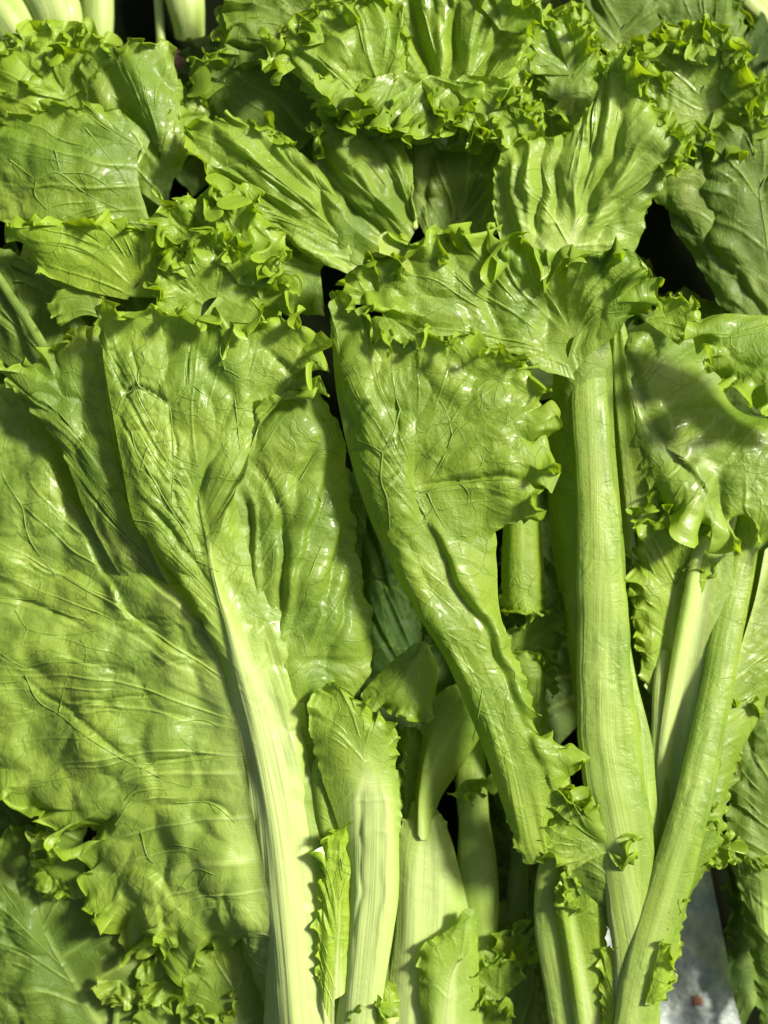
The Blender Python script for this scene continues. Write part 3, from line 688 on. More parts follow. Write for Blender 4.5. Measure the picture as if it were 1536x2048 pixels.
# ---- lettuce B : folded front leaf
leaf(B, [
 [0, (1085,1720,270),(1070,1728,268),(1050,1728,262)],
 [.5,(1072,1690,280),(1050,1690,280),(1030,1695,268)],
 [0, (1060,1640,288),(1030,1625,290),(1005,1610,268)],
 [0, (1030,1520,298),(985,1480,302),(950,1455,275)],
 [0, (990,1400,306),(930,1350,312),(888,1315,285)],
 [0, (945,1290,312),(870,1240,320),(810,1185,292)],
 [0, (905,1190,316),(820,1120,326),(748,1055,296)],
 [0, (875,1110,318),(780,1020,330),(706,935,300)],
 [0, (855,1050,320),(750,920,332),(678,815,302)],
 [0, (842,1010,320),(730,840,334),(668,720,300)],
 [.2,(834,980,320),(730,780,336),(675,660,305),(662,600,310)],
 [.8,(830,960,320),(750,760,336),(715,640,318),(700,590,325)],
 [1, (830,950,320),(780,760,336),(760,650,330),(755,640,350),(765,690,362)],
 [1, (830,940,320),(820,760,336),(820,655,335),(822,650,358),(828,705,366)],
 [1.1,(832,935,320),(850,760,336),(865,660,338),(868,650,352),(868,670,362)],
 [1, (834,930,320),(890,760,336),(930,680,338),(940,645,342),(938,655,356)],
 [1, (838,930,320),(920,780,336),(980,710,336),(1005,675,340),(1000,690,352)],
 [1, (842,935,320),(950,800,334),(1030,755,330),(1080,735,328)],
 [1, (848,945,320),(970,840,332),(1050,820,328),(1102,810,318)],
 [1, (854,955,320),(980,890,330),(1060,870,326),(1108,870,312)],
 [1.2,(860,965,320),(980,930,328),(1060,920,325),(1118,935,312)],
 [1, (866,980,319),(970,970,326),(1040,985,322),(1088,1000,310)],
 [.8,(872,1000,318),(960,1005,324),(1020,1025,316),(1078,1035,305)],
 [.2,(880,1030,317),(940,1050,320),(985,1070,305),(1002,1050,290)],
 [0, (895,1080,315),(940,1110,316),(975,1130,300),(994,1140,285)],
 [0, (925,1160,312),(960,1190,312),(985,1210,300),(1000,1230,285)],
 [.2,(960,1250,308),(985,1270,310),(1010,1290,300),(1022,1300,288)],
 [.3,(995,1340,302),(1020,1350,306),(1040,1370,298),(1058,1385,285)],
 [.5,(1030,1440,296),(1050,1450,302),(1062,1460,296),(1074,1475,284)],
 [.8,(1060,1540,290),(1090,1530,294),(1130,1510,288),(1160,1500,278)],
 [1, (1070,1590,286),(1090,1590,290),(1115,1590,286),(1140,1590,276)],
 [.6,(1078,1640,280),(1090,1650,282),(1095,1660,278),(1100,1665,270)],
 [.8,(1085,1700,274),(1092,1705,274),(1096,1715,270),(1098,1722,264)]],
 veins=[[(800,820),(785,870),(765,905)],[(765,905),(740,890),(715,880)],[(905,870),(885,920),(855,965)],[(905,870),(895,830),(880,800)],[(905,870),(930,840),(960,820),(965,780)],[(855,985),(870,1020),(890,1055)],[(775,1000),(800,985),(840,980)],[(765,905),(762,960),(775,1000),(780,1060)],[(920,960),(960,935),(970,900)],[(840,985),(900,970),(980,960),(1050,960)],[(880,1020),(940,1005),(990,1000)],[(800,820),(790,780),(800,740)],[(965,1380),(955,1440),(945,1480)],[(1000,860),(1040,830),(1060,800)],[(960,820),(1000,800),(1020,770)]],
 seed=21, step=4.2, frill=1.05, wave=60, band=66, rib=(16,6), ribh=0, bul=3.2, pleat=1.5, big=8, lat=.35, pale=.15, tint=.04, young=.20, palebase=.2,
 creases=[([(850,1030),(905,1140),(960,1240),(1010,1330),(1050,1440),(1090,1545)],17,13,'t'),([(720,900),(770,1010),(840,1130),(900,1260)],5,20,'v'),
          ([(850,970),(920,960),(1000,955),(1060,960)],8,8,'v'),([(765,905),(790,860),(800,800)],4,4,'v'),([(855,965),(885,920),(900,870)],3,4,'v'),
          ([(870,700),(960,760),(1080,770)],7,22,'v'),([(720,700),(740,800),(790,900)],6,16,'r')])

# B: upper bowl-shaped leaf behind the folded one
leaf(B, [
 [0, (1150,760,243),(1120,750,253),(1095,745,263)],
 [.3,(1140,730,243),(1080,710,253),(1000,700,268)],
 [.8,(1135,715,243),(1030,690,253),(900,680,268),(800,690,278)],
 [1, (1132,705,243),(1000,660,253),(850,620,268),(730,590,274)],
 [1, (1132,695,243),(1000,640,250),(850,560,263),(745,500,277)],
 [1, (1134,688,243),(1010,610,248),(900,520,263),(835,465,282)],
 [1, (1138,680,243),(1040,590,248),(960,510,263),(935,452,287)],
 [1, (1142,676,243),(1070,590,248),(1020,520,263),(1015,462,287),(1015,480,304)],
 [1, (1148,674,243),(1100,590,248),(1080,530,263),(1080,490,282),(1085,510,302)],
 [1.1,(1154,674,243),(1130,590,250),(1135,530,268),(1150,495,287),(1150,535,308)],
 [1.1,(1160,674,244),(1160,600,253),(1190,530,278),(1215,490,297),(1215,525,317)],
 [1.1,(1166,676,245),(1190,610,258),(1240,545,283),(1280,500,297),(1275,535,312)],
 [1, (1170,680,246),(1210,620,260),(1270,580,283),(1330,580,287)],
 [.6,(1172,690,246),(1215,640,260),(1265,615,278),(1310,610,274)],
 [.2,(1172,705,245),(1205,670,258),(1235,650,268),(1260,640,278)],
 [0, (1168,740,243),(1185,710,250),(1205,690,256),(1220,680,260)]],
 seed=22, step=4.5, frill=1.25, wave=70, band=84, rib=(30,6), ribh=4, bul=3.0, pleat=10, big=8, pale=.12, palebase=.1, tint=.05, young=.05,
 creases=[([(1000,520),(980,600),(1010,700)],14,20,'v'),([(1130,560),(1100,620),(1090,700)],8,14,'v')])
leaf(B, [   # frill hanging over the right of it
 [.6,(1290,640,225),(1310,620,235),(1318,600,250)],
 [1, (1300,650,225),(1340,610,238),(1350,585,255)],
 [1, (1310,660,222),(1370,630,232),(1400,600,248)],
 [.8,(1310,680,220),(1360,660,225),(1395,650,235)],
 [.3,(1300,700,215),(1330,690,215),(1360,690,215)]],
 seed=23, step=4, frill=.8, wave=40, band=34, rib=(8,3), ribh=1, bul=2, pleat=3, big=4, pale=.2, young=.3)

# B: its long bright stalk with wings
leaf(B, [
 [0, (1225,1700,210),(1200,1690,190),(1180,1680,160)],
 [0, (1205,1520,218),(1175,1510,190),(1160,1500,150)],
 [0, (1200,1380,222),(1160,1370,190),(1145,1360,140)],
 [0, (1190,1240,228),(1145,1230,190),(1125,1220,130)],
 [0, (1180,1100,230),(1130,1080,190),(1100,1060,140)],
 [0, (1172,960,230),(1125,930,195),(1096,900,155)],
 [0, (1165,830,230),(1130,800,205),(1105,780,175)],
 [0, (1165,720,228),(1140,700,215),(1115,690,200)],
 [0, (1180,660,225),(1185,640,222),(1190,630,215)],
 [0, (1205,720,225),(1215,710,222),(1222,700,215)],
 [0, (1210,830,226),(1222,830,216),(1226,830,200)],
 [0, (1220,960,228),(1232,960,215),(1236,960,195)],
 [0, (1232,1100,228),(1246,1100,212),(1250,1100,190)],
 [0, (1238,1240,226),(1250,1240,208),(1254,1240,185)],
 [0, (1240,1380,222),(1268,1390,206),(1280,1400,180)],
 [0, (1250,1520,218),(1285,1530,204),(1298,1540,178)],
 [0, (1262,1700,212),(1300,1710,198),(1312,1720,172)],
 [0, (1262,1900,205),(1285,1910,195),(1290,1920,170)]],
 seed=24, step=4.5, frill=0, rib=(60,40), ribh=3, bul=1.4, pleat=4, big=5, pale=.28, tint=.22, palebase=.15,
 fan=[1,.95,.8,.6,.45,.3,.2,.1,.1,.1,.2,.3,.5,.7,.85,.95,1,1], label='green wings along the long bright stalk')
stalk(B, [(1262,2200,205,34),(1268,1950,222,40),(1262,1800,230,50),(1245,1650,236,60),(1218,1500,240,60),(1208,1350,243,56),(1206,1200,246,50),(1198,1060,247,44),(1188,940,240,38),(1180,820,226,36),(1178,740,205,34),(1184,660,175,26),(1190,600,150,12)],
      seed=25, depth=.45, pale=(1.0,.42), ribs=1.3, young=.05, two=.65)
stalk(B, [(1300,2180,190,18),(1300,1950,200,22),(1300,1800,208,24),(1298,1680,212,22),(1285,1500,212,20),(1265,1380,206,12),(1256,1300,200,5)], seed=26, depth=.6, pale=(.9,.6), ribs=1.5, label='side ridge of the long bright stalk')

# B3: narrow green leaf right of the stalk
leaf(B, [
 [0, (1275,1120,165),(1262,1110,165),(1250,1100,158)],
 [0, (1262,1000,178),(1248,980,178),(1238,960,168)],
 [0, (1248,880,188),(1236,860,188),(1226,850,176)],
 [0, (1238,760,196),(1226,740,196),(1218,730,184)],
 [0, (1234,680,200),(1228,660,202),(1222,640,190)],
 [0, (1240,660,202),(1240,645,206),(1242,635,200)],
 [0, (1244,700,200),(1250,690,206),(1256,680,200)],
 [0, (1248,780,196),(1262,790,206),(1262,800,200)],
 [.2,(1256,860,190),(1276,860,202),(1284,870,198)],
 [1, (1264,930,184),(1290,920,196),(1310,915,198)],
 [1, (1272,990,178),(1300,990,188),(1320,1000,184)],
 [.6,(1280,1060,170),(1305,1070,175),(1320,1080,168)]],
 seed=27, step=4, frill=.7, wave=46, band=36, rib=(14,5), ribh=2, bul=1.5, pleat=5, big=4, pale=.35, young=.35)

# B4: broad glossy leaf at the right with the fold
leaf(B, [
 [0, (1262,760,200),(1255,740,196),(1250,720,190)],
 [0, (1275,800,205),(1258,770,205),(1245,745,196)],
 [.1,(1300,860,210),(1280,850,208),(1262,850,196)],
 [.2,(1340,900,214),(1310,920,210),(1285,935,190)],
 [.8,(1380,920,216),(1340,970,212),(1305,1010,186)],
 [1, (1420,930,217),(1390,1000,214),(1365,1030,190)],
 [1, (1450,940,217),(1430,1020,214),(1445,1085,185)],
 [1, (1490,950,217),(1490,1010,214),(1500,1060,185)],
 [1, (1560,950,215),(1590,1000,210),(1600,1060,185)],
 [.3,(1580,920,213),(1640,930,205),(1680,960,180)],
 [.1,(1560,880,212),(1620,860,212),(1680,860,200)],
 [0, (1500,870,205),(1540,850,190),(1600,842,170)],
 [0, (1440,850,204),(1465,836,180),(1500,832,150)],
 [0, (1390,830,200),(1415,800,160),(1450,790,120)],
 [.1,(1350,790,203),(1400,745,150),(1450,700,90)],
 [.1,(1320,760,204),(1365,690,165),(1410,640,100)],
 [.1,(1290,740,202),(1300,670,205),(1320,640,175)],
 [0, (1270,740,200),(1262,690,208),(1262,660,190)],
 [0, (1262,750,200),(1250,720,204),(1246,700,192)]],
 seed=28, step=4.3, frill=1.25, wave=80, band=74, rib=(14,5), ribh=3, bul=3.2, pleat=4, big=12, pale=.25, tint=.08, wash=.1,
 creases=[([(1255,700),(1290,790),(1330,880),(1400,960)],16,18,'t'),([(1300,850),(1400,828),(1480,850),(1536,870)],18,22,'r'),([(1400,900),(1440,960),(1450,1050)],12,14,'v')])
# B5 pale folded flap, top right
leaf(B, [
 [.2,(1640,640,295),(1560,632,307),(1480,630,303),(1400,632,295)],
 [.6,(1640,660,297),(1560,650,315),(1470,650,315),(1375,645,307)],
 [1, (1640,690,299),(1560,680,321),(1480,690,321),(1385,690,307)],
 [1.1,(1640,720,301),(1560,720,323),(1490,725,321),(1425,745,307)],
 [1.2,(1645,760,301),(1590,760,321),(1540,770,317),(1480,790,303)],
 [1, (1650,800,299),(1610,800,315),(1570,810,309),(1530,820,295)],
 [.4,(1660,840,295),(1630,840,305),(1610,845,301),(1590,850,289)]],
 seed=29, step=4, frill=1.0, wave=62, band=44, rib=(10,4), ribh=1, bul=2.6, pleat=4, big=7, pale=.25, young=.12, tint=.05, label='pale leaf flap folded over at the right edge')
# B6: yellow ruffled inner leaf
leaf(B, [
 [.3,(1330,1420,150),(1310,1400,158),(1290,1380,155)],
 [.8,(1335,1340,156),(1305,1320,166),(1275,1300,160)],
 [1, (1340,1260,160),(1300,1230,172),(1262,1210,164)],
 [1, (1345,1200,162),(1300,1150,176),(1255,1110,168)],
 [1, (1350,1170,162),(1310,1090,178),(1275,1030,172)],
 [1, (1358,1160,162),(1350,1080,178),(1345,1020,172)],
 [1, (1366,1170,160),(1390,1100,174),(1410,1060,166)],
 [1, (1370,1200,156),(1410,1150,168),(1440,1120,156)],
 [.8,(1368,1260,150),(1395,1240,160),(1415,1230,146)],
 [.3,(1350,1360,148),(1370,1350,150),(1385,1340,140)]],
 seed=30, step=4, frill=1.0, wave=56, band=58, rib=(12,4), ribh=2, bul=2, pleat=9, big=6, pale=.45, young=.65)
stalk(B, [(1270,2150,150,14),(1290,1900,160,18),(1318,1640,172,17),(1320,1500,170,19),(1322,1380,166,18),(1330,1300,160,12)], seed=31, depth=.6, pale=(1.0,1.0), ribs=1.2, label='bright white stalk')
# B7: greyish white channelled stalk
leaf(B, [
 [0, (1300,1950,162),(1290,1930,162),(1285,1900,158)],
 [0, (1325,1700,172),(1312,1690,180),(1302,1680,177)],
 [0, (1345,1520,176),(1328,1500,188),(1318,1490,186)],
 [0, (1368,1380,178),(1350,1350,192),(1340,1330,188)],
 [0, (1395,1230,178),(1378,1200,194),(1366,1190,188)],
 [0, (1415,1120,176),(1402,1090,188),(1392,1080,182)],
 [0, (1430,1100,174),(1432,1080,180),(1434,1060,172)],
 [0, (1438,1160,172),(1452,1130,180),(1466,1090,176)],
 [0, (1420,1300,170),(1438,1280,182),(1456,1260,178)],
 [0, (1395,1430,168),(1412,1410,182),(1430,1390,178)],
 [.3,(1370,1560,164),(1385,1540,178),(1400,1530,172)],
 [.8,(1345,1660,162),(1368,1620,176),(1388,1590,170)],
 [0, (1325,1780,158),(1338,1770,162),(1348,1760,157)],
 [0, (1300,1950,157),(1310,1940,154),(1318,1930,150)]],
 seed=32, step=4, frill=.4, wave=44, band=26, rib=(30,24), ribh=-3, bul=.8, pleat=4, big=4, pale=.75, tint=0, palebase=.6,
 fan=[1,1,.9,.8,.7,.6,.6,.6,.7,.8,.9,1,1,1], label='pale channelled leaf stalk')
# B8: thick green-white stalk running up to the right
stalk(B, [(1250,2240,225,36),(1268,2040,232,40),(1300,1900,236,42),(1345,1750,238,44),(1382,1620,240,40),(1410,1500,222,36),(1432,1380,200,34),(1458,1240,172,32),(1488,1100,145,28),(1510,980,120,22)],
      seed=33, depth=.5, pale=(.95,.05), ribs=1.3, two=.6, young=.08, label='thick stalk slanting up to the right edge')
leaf(B, [
 [.5,(1300,1990,215),(1320,1990,214),(1345,1980,200)],
 [.8,(1320,1900,222),(1345,1900,222),(1360,1895,206)],
 [0, (1345,1800,228),(1370,1800,224),(1376,1800,205)],
 [.5,(1370,1740,232),(1400,1735,226),(1418,1730,206)],
 [.8,(1390,1680,234),(1425,1675,226),(1444,1665,204)],
 [.5,(1410,1600,234),(1440,1600,224),(1452,1590,197)],
 [.1,(1430,1500,219),(1470,1480,204),(1500,1470,171)],
 [.1,(1455,1400,200),(1520,1360,177),(1580,1330,133)],
 [.1,(1480,1300,179),(1560,1250,152),(1640,1200,108)],
 [.1,(1510,1200,156),(1590,1130,138),(1660,1080,98)],
 [0, (1530,1100,143),(1580,1060,128),(1620,1040,98)]],
 seed=34, step=4.5, frill=.6, wave=44, band=26, rib=(10,6), ribh=1, bul=2.0, pleat=5, big=6, pale=.4, young=.1, tint=.1)
# B: small leaves in the fork at the bottom
leaf(B, [
 [0, (1285,1950,190),(1262,1920,200),(1245,1900,196)],
 [.1,(1275,1880,205),(1235,1850,214),(1205,1840,205)],
 [.3,(1262,1820,220),(1200,1780,230),(1150,1770,220)],
 [.7,(1245,1770,230),(1180,1710,242),(1110,1700,232)],
 [.8,(1238,1745,234),(1190,1680,246),(1140,1650,238)],
 [.6,(1245,1740,234),(1230,1690,242),(1215,1655,236)],
 [.9,(1258,1750,232),(1275,1715,240),(1295,1700,238)],
 [.2,(1270,1800,222),(1282,1770,228),(1292,1750,222)],
 [0, (1285,1880,206),(1290,1860,208),(1294,1840,200)],
 [0, (1290,1950,190),(1294,1940,190),(1298,1930,184)]],
 seed=335, step=3.8, frill=.6, wave=44, band=30, rib=(12,5), ribh=3, bul=1.5, pleat=6, big=6, pale=.2, tint=.22)
stalk(B, [(1170,2200,150,42),(1140,2040,165,40),(1108,1880,180,34),(1100,1780,188,30),(1115,1690,190,28),(1125,1600,180,24)], seed=36, depth=.5, pale=(.95,.35), tint=.12, ribs=1.0, label='shaded pale stalk at the foot')
leaf(B, [
 [0, (1200,2180,190),(1180,2160,196),(1165,2150,190)],
 [0, (1175,2020,204),(1155,2000,210),(1140,1990,202)],
 [0, (1155,1900,212),(1135,1880,220),(1122,1870,212)],
 [.5,(1145,1840,214),(1125,1810,226),(1114,1795,220)],
 [1, (1150,1800,214),(1140,1760,230),(1132,1740,230)],
 [.8,(1160,1810,212),(1180,1770,224),(1190,1740,226)],
 [.5,(1170,1850,208),(1195,1820,216),(1210,1800,214)],
 [.3,(1180,1930,202),(1200,1920,208),(1212,1910,202)],
 [0, (1195,2040,196),(1210,2040,200),(1205,2030,194)],
 [0, (1210,2180,190),(1225,2170,190),(1235,2160,184)]],
 seed=37, step=3.8, frill=.6, wave=38, band=26, rib=(14,5), ribh=2, bul=1.2, pleat=4, big=4, pale=.6, young=.35)
leaf(B, [
 [.5,(1262,2180,214),(1240,2160,214),(1215,2140,204)],
 [.8,(1256,2080,218),(1230,2040,218),(1205,2010,208)],
 [1, (1252,2000,220),(1230,1950,222),(1205,1900,212)],
 [1, (1256,1970,220),(1255,1920,222),(1260,1885,214)],
 [.4,(1262,2000,220),(1272,1970,218),(1280,1950,208)],
 [.2,(1268,2180,214),(1280,2160,212),(1290,2150,204)]],
 seed=38, step=3.8, frill=.8, wave=34, band=28, rib=(14,4), ribh=3, bul=1.5, pleat=4, big=4, pale=.6, young=.3)
leaf(B, [   # little ruffle on the foot of the thick stalk
 [.5,(1290,2010,262),(1310,2010,262),(1330,2000,252)],
 [1, (1295,1980,264),(1320,1970,268),(1345,1950,258)],
 [1, (1305,1950,266),(1325,1920,270),(1345,1890,262)],
 [.6,(1315,1930,266),(1320,1900,268),(1322,1880,262)]],
 seed=39, step=3, frill=.9, wave=26, band=22, rib=(6,3), ribh=0, bul=1.5, pleat=3, big=3, pale=.2, young=.5)
# rolled leaf between the folded one and the stalk
leaf(B, [
 [0, (1046,990,195),(1024,990,190),(1010,990,165)],
 [0, (1046,1080,202),(1021,1080,196),(1005,1080,168)],
 [.1,(1046,1150,206),(1020,1155,200),(1003,1160,172)],
 [.6,(1046,1190,208),(1022,1210,202),(1005,1222,180)],
 [.9,(1047,1196,208),(1040,1218,212),(1034,1238,214)],
 [.9,(1048,1196,208),(1056,1218,212),(1062,1238,214)],
 [.6,(1049,1190,208),(1072,1210,200),(1088,1222,178)],
 [.1,(1049,1150,206),(1074,1155,198),(1090,1160,170)],
 [0, (1049,1080,202),(1070,1080,194),(1084,1080,166)],
 [0, (1049,990,195),(1066,990,188),(1078,990,163)]],
 seed=40, step=3.2, frill=1.0, wave=34, band=34, rib=(4,3), ribh=0, bul=.8, pleat=4, big=2, pale=.25, young=.25, tint=.1, palebase=0)
leaf(B, [
 [.5,(1060,1330,130),(1030,1330,140),(1010,1300,140)],
 [1, (1065,1290,135),(1040,1270,150),(1015,1250,150)],
 [1, (1075,1270,138),(1070,1240,152),(1080,1220,150)],
 [1, (1085,1270,138),(1100,1220,154),(1100,1175,152)],
 [1, (1095,1280,134),(1115,1240,146),(1125,1200,140)],
 [.8,(1095,1310,128),(1115,1290,138),(1120,1270,130)],
 [.5,(1085,1400,110),(1105,1400,115),(1110,1400,105)]],
 seed=41, step=3.6, frill=.9, wave=38, band=34, rib=(8,3), ribh=1, bul=2, pleat=4, big=5, pale=.2, tint=.35)
leaf(B, [
 [.2,(1040,1560,150),(1010,1500,160),(990,1440,160)],
 [.2,(1050,1480,160),(1020,1400,170),(1000,1330,170)],
 [.6,(1055,1440,165),(1050,1370,178),(1040,1300,178)],
 [1, (1062,1440,165),(1075,1380,175),(1070,1320,170)],
 [.8,(1068,1460,160),(1085,1430,168),(1085,1400,160)],
 [.3,(1070,1560,150),(1090,1560,155),(1100,1560,145)]],
 seed=42, step=4, frill=.7, wave=40, band=30, rib=(8,3), ribh=1, bul=2, pleat=4, big=5, pale=.2, tint=.3)

# ---- lettuce C: deep between the two
leaf(CC, [
 [0, (830,2260,120),(790,2240,118),(760,2220,110)],
 [0, (838,2060,130),(800,2050,130),(768,2040,118)],
 [0, (848,1900,138),(815,1890,142),(790,1880,128)],
 [0, (852,1780,140),(820,1770,144),(796,1765,132)],
 [.2,(855,1700,138),(825,1680,142),(798,1660,134)],
 [1.2,(858,1670,136),(840,1640,140),(822,1618,134)],
 [1.2,(862,1670,134),(865,1640,138),(872,1618,130)],
 [0, (868,1710,134),(886,1690,132),(900,1670,116)],
 [0, (874,1790,136),(905,1780,132),(926,1770,112)],
 [0, (878,1900,136),(920,1890,130),(948,1880,110)],
 [0, (872,2060,128),(930,2050,122),(962,2040,104)],
 [0, (860,2260,118),(930,2250,112),(980,2240,98)]],
 seed=51, step=4.2, frill=.9, wave=44, band=36, rib=(70,60), ribh=2, bul=1.8, pleat=7, big=8, pale=.42, tint=.15, palebase=.3, lat=.4,  # dulled paleness: the shade it lies in is put into the colour
 fan=[1,1,.95,.9,.8,.7,.7,.8,.9,.95,1,1], label='broad pale leaf base')
stalk(CC, [(760,2250,100,22),(775,2060,108,22),(788,1920,110,18),(795,1800,108,14),(800,1700,104,10)], seed=50, depth=.6, pale=(.7,.5), tint=.15, label='slim shaded stalk')
stalk(CC, [(900,2250,80,50),(960,1980,90,34),(962,1860,96,34),(958,1760,98,40),(948,1640,98,32),(942,1540,92,28),(960,1440,80,22),(980,1360,60,14)], seed=52, depth=.5, pale=(.75,.3), ribs=.8, tint=.1, label='shaded pale stalk')
leaf(CC, [
 [0, (870,1290,200),(850,1290,206),(830,1285,200)],
 [.1,(860,1290,204),(800,1340,205),(760,1345,190)],
 [.4,(850,1280,206),(780,1370,204),(718,1400,186)],
 [1, (848,1275,206),(790,1390,204),(760,1420,190)],
 [1, (848,1270,206),(820,1390,204),(812,1435,190)],
 [1, (850,1270,205),(845,1390,198),(858,1440,184)],
 [.2,(856,1275,202),(862,1350,190),(868,1400,172)],
 [0, (862,1275,198),(872,1310,185),(878,1340,170)]],
 seed=53, step=3.8, frill=.6, wave=46, band=34, rib=(10,4), ribh=2, bul=2.2, pleat=6, big=5, pale=.25, tint=.2)
leaf(CC, [
 [0, (842,1680,150),(836,1670,152),(830,1660,146)],
 [0, (846,1600,160),(838,1590,166),(832,1580,154)],
 [.2,(868,1530,172),(852,1510,182),(842,1490,166)],
 [.3,(900,1470,180),(880,1440,192),(862,1410,180)],
 [.2,(925,1430,184),(915,1400,192),(905,1370,184)],
 [0, (945,1420,182),(955,1400,184),(965,1380,174)],
 [0, (930,1470,176),(950,1465,172),(965,1460,156)],
 [0, (895,1540,166),(912,1535,158),(925,1530,142)],
 [0, (862,1600,156),(872,1600,148),(880,1600,134)],
 [0, (848,1680,148),(854,1680,144),(860,1680,134)]],
 seed=54, step=3.8, frill=.4, wave=44, band=26, rib=(10,4), ribh=3, bul=2.0, pleat=5, big=6, pale=.3, tint=.22)
leaf(CC, [
 [.4,(836,1660,120),(815,1650,122),(798,1640,114)],
 [.8,(832,1600,126),(810,1570,132),(796,1550,122)],
 [1, (832,1560,130),(812,1510,136),(800,1470,128)],
 [1, (838,1550,130),(832,1490,136),(830,1450,128)],
 [.8,(845,1570,126),(852,1530,130),(858,1500,120)],
 [.4,(846,1640,118),(856,1620,118),(862,1600,108)]],
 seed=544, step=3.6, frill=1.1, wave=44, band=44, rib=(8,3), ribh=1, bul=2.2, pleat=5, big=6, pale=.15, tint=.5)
leaf(CC, [   # gap beside the front lettuce: fully dark leaf, its shade painted in
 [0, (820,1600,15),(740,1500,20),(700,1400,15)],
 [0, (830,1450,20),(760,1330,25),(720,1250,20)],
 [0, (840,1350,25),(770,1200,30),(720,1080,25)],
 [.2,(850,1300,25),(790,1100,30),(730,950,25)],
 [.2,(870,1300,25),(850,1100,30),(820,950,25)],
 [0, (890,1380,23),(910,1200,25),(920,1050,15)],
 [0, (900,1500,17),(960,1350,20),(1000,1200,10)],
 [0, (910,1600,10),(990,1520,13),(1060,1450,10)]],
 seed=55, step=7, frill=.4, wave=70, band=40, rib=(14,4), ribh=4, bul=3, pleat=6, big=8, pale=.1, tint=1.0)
leaf(CC, [
 [0, (880,2220,150),(860,2200,152),(840,2180,140)],
 [0, (886,2100,158),(866,2080,160),(850,2060,148)],
 [.2,(892,2020,162),(868,1990,166),(842,1990,152)],
 [.6,(900,1960,164),(870,1930,170),(842,1900,158)],
 [.6,(912,1930,166),(895,1890,172),(880,1872,162)],
 [.3,(925,1920,166),(935,1860,172),(946,1815,164)],
 [.1,(932,1950,164),(945,1920,164),(955,1890,152)],
 [0, (930,2040,158),(946,2030,156),(958,2020,140)],
 [0, (915,2220,150),(935,2210,146),(950,2200,132)]],
 seed=56, step=4, frill=.55, wave=52, band=34, teeth=.2, rib=(26,6), ribh=3, bul=1.8, pleat=7, big=8, pale=.5, wash=.3, tint=.05)
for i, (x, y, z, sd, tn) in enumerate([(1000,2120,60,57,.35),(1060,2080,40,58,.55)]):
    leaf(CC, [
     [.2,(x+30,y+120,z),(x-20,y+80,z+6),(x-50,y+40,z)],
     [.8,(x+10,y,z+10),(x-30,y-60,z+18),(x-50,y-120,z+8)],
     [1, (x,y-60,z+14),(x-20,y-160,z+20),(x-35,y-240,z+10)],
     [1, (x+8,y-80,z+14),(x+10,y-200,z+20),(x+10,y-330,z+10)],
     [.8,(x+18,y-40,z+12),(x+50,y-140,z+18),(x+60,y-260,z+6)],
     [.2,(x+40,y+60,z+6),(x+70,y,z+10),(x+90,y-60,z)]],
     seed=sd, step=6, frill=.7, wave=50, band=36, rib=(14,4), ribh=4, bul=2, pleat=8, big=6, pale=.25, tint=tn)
stalk(CC, [(960,2240,60,26),(1010,2000,70,24),(1030,1850,72,22),(1040,1700,66,20)], seed=59, depth=.6, pale=(.4,.2), tint=.5, ribs=.8, label='dark green stalk')
leaf(CC, [   # frill beside the little fork, left foot
 [.5,(770,2160,190),(740,2140,196),(715,2120,190)],
 [1, (765,2080,196),(735,2050,204),(705,2040,196)],
 [1, (762,2030,198),(745,1990,206),(725,1965,198)],
 [.8,(768,2020,196),(775,1985,202),(790,1970,192)],
 [.2,(775,2060,192),(790,2050,192),(798,2040,182)]],
 seed=60, step=3.6, frill=.9, wave=34, band=30, rib=(14,4), ribh=3, bul=1.5, pleat=4, big=4, pale=.6, young=.4)

# ---- lettuce D: bottom left corner
leaf(DD, [
 [0, (260,2200,70),(200,2180,72),(140,2160,66)],
 [.2,(210,2080,78),(120,2080,80),(20,2100,70)],
 [.2,(170,2010,82),(60,1980,84),(-60,1980,74)],
 [.3,(140,1960,84),(40,1890,86),(-70,1820,78)],
 [.8,(110,1910,86),(30,1800,88),(-30,1690,82)],
 [1, (90,1870,86),(60,1760,90),(40,1650,84)],
 [1, (85,1850,86),(100,1760,90),(110,1680,82)],
 [1, (95,1860,86),(150,1790,88),(180,1730,78)],
 [.6,(120,1910,84),(190,1850,84),(235,1820,72)],
 [.3,(150,1970,80),(230,1930,78),(290,1900,64)],
 [.2,(190,2040,76),(270,2020,72),(330,2010,60)],
 [0, (250,2160,70),(310,2150,66),(350,2140,56)]],
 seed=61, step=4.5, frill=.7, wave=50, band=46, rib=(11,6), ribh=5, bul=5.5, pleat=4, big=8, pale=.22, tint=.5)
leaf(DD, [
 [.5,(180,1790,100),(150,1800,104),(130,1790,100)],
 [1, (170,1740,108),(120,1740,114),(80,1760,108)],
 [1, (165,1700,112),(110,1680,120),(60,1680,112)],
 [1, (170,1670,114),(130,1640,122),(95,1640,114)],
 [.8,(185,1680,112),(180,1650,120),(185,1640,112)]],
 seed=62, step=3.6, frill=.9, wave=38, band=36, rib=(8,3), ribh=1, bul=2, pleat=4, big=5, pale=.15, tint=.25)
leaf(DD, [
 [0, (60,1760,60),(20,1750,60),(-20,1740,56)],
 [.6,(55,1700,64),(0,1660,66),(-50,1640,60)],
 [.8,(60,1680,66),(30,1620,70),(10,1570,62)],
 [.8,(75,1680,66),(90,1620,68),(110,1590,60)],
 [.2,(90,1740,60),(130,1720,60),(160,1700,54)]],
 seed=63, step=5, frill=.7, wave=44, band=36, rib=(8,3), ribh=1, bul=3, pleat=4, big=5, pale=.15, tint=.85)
stalk(DD, [(200,2240,84,10),(228,2080,90,8),(236,1960,88,5)], seed=64, depth=.8, pale=(.7,.5), tint=.1)

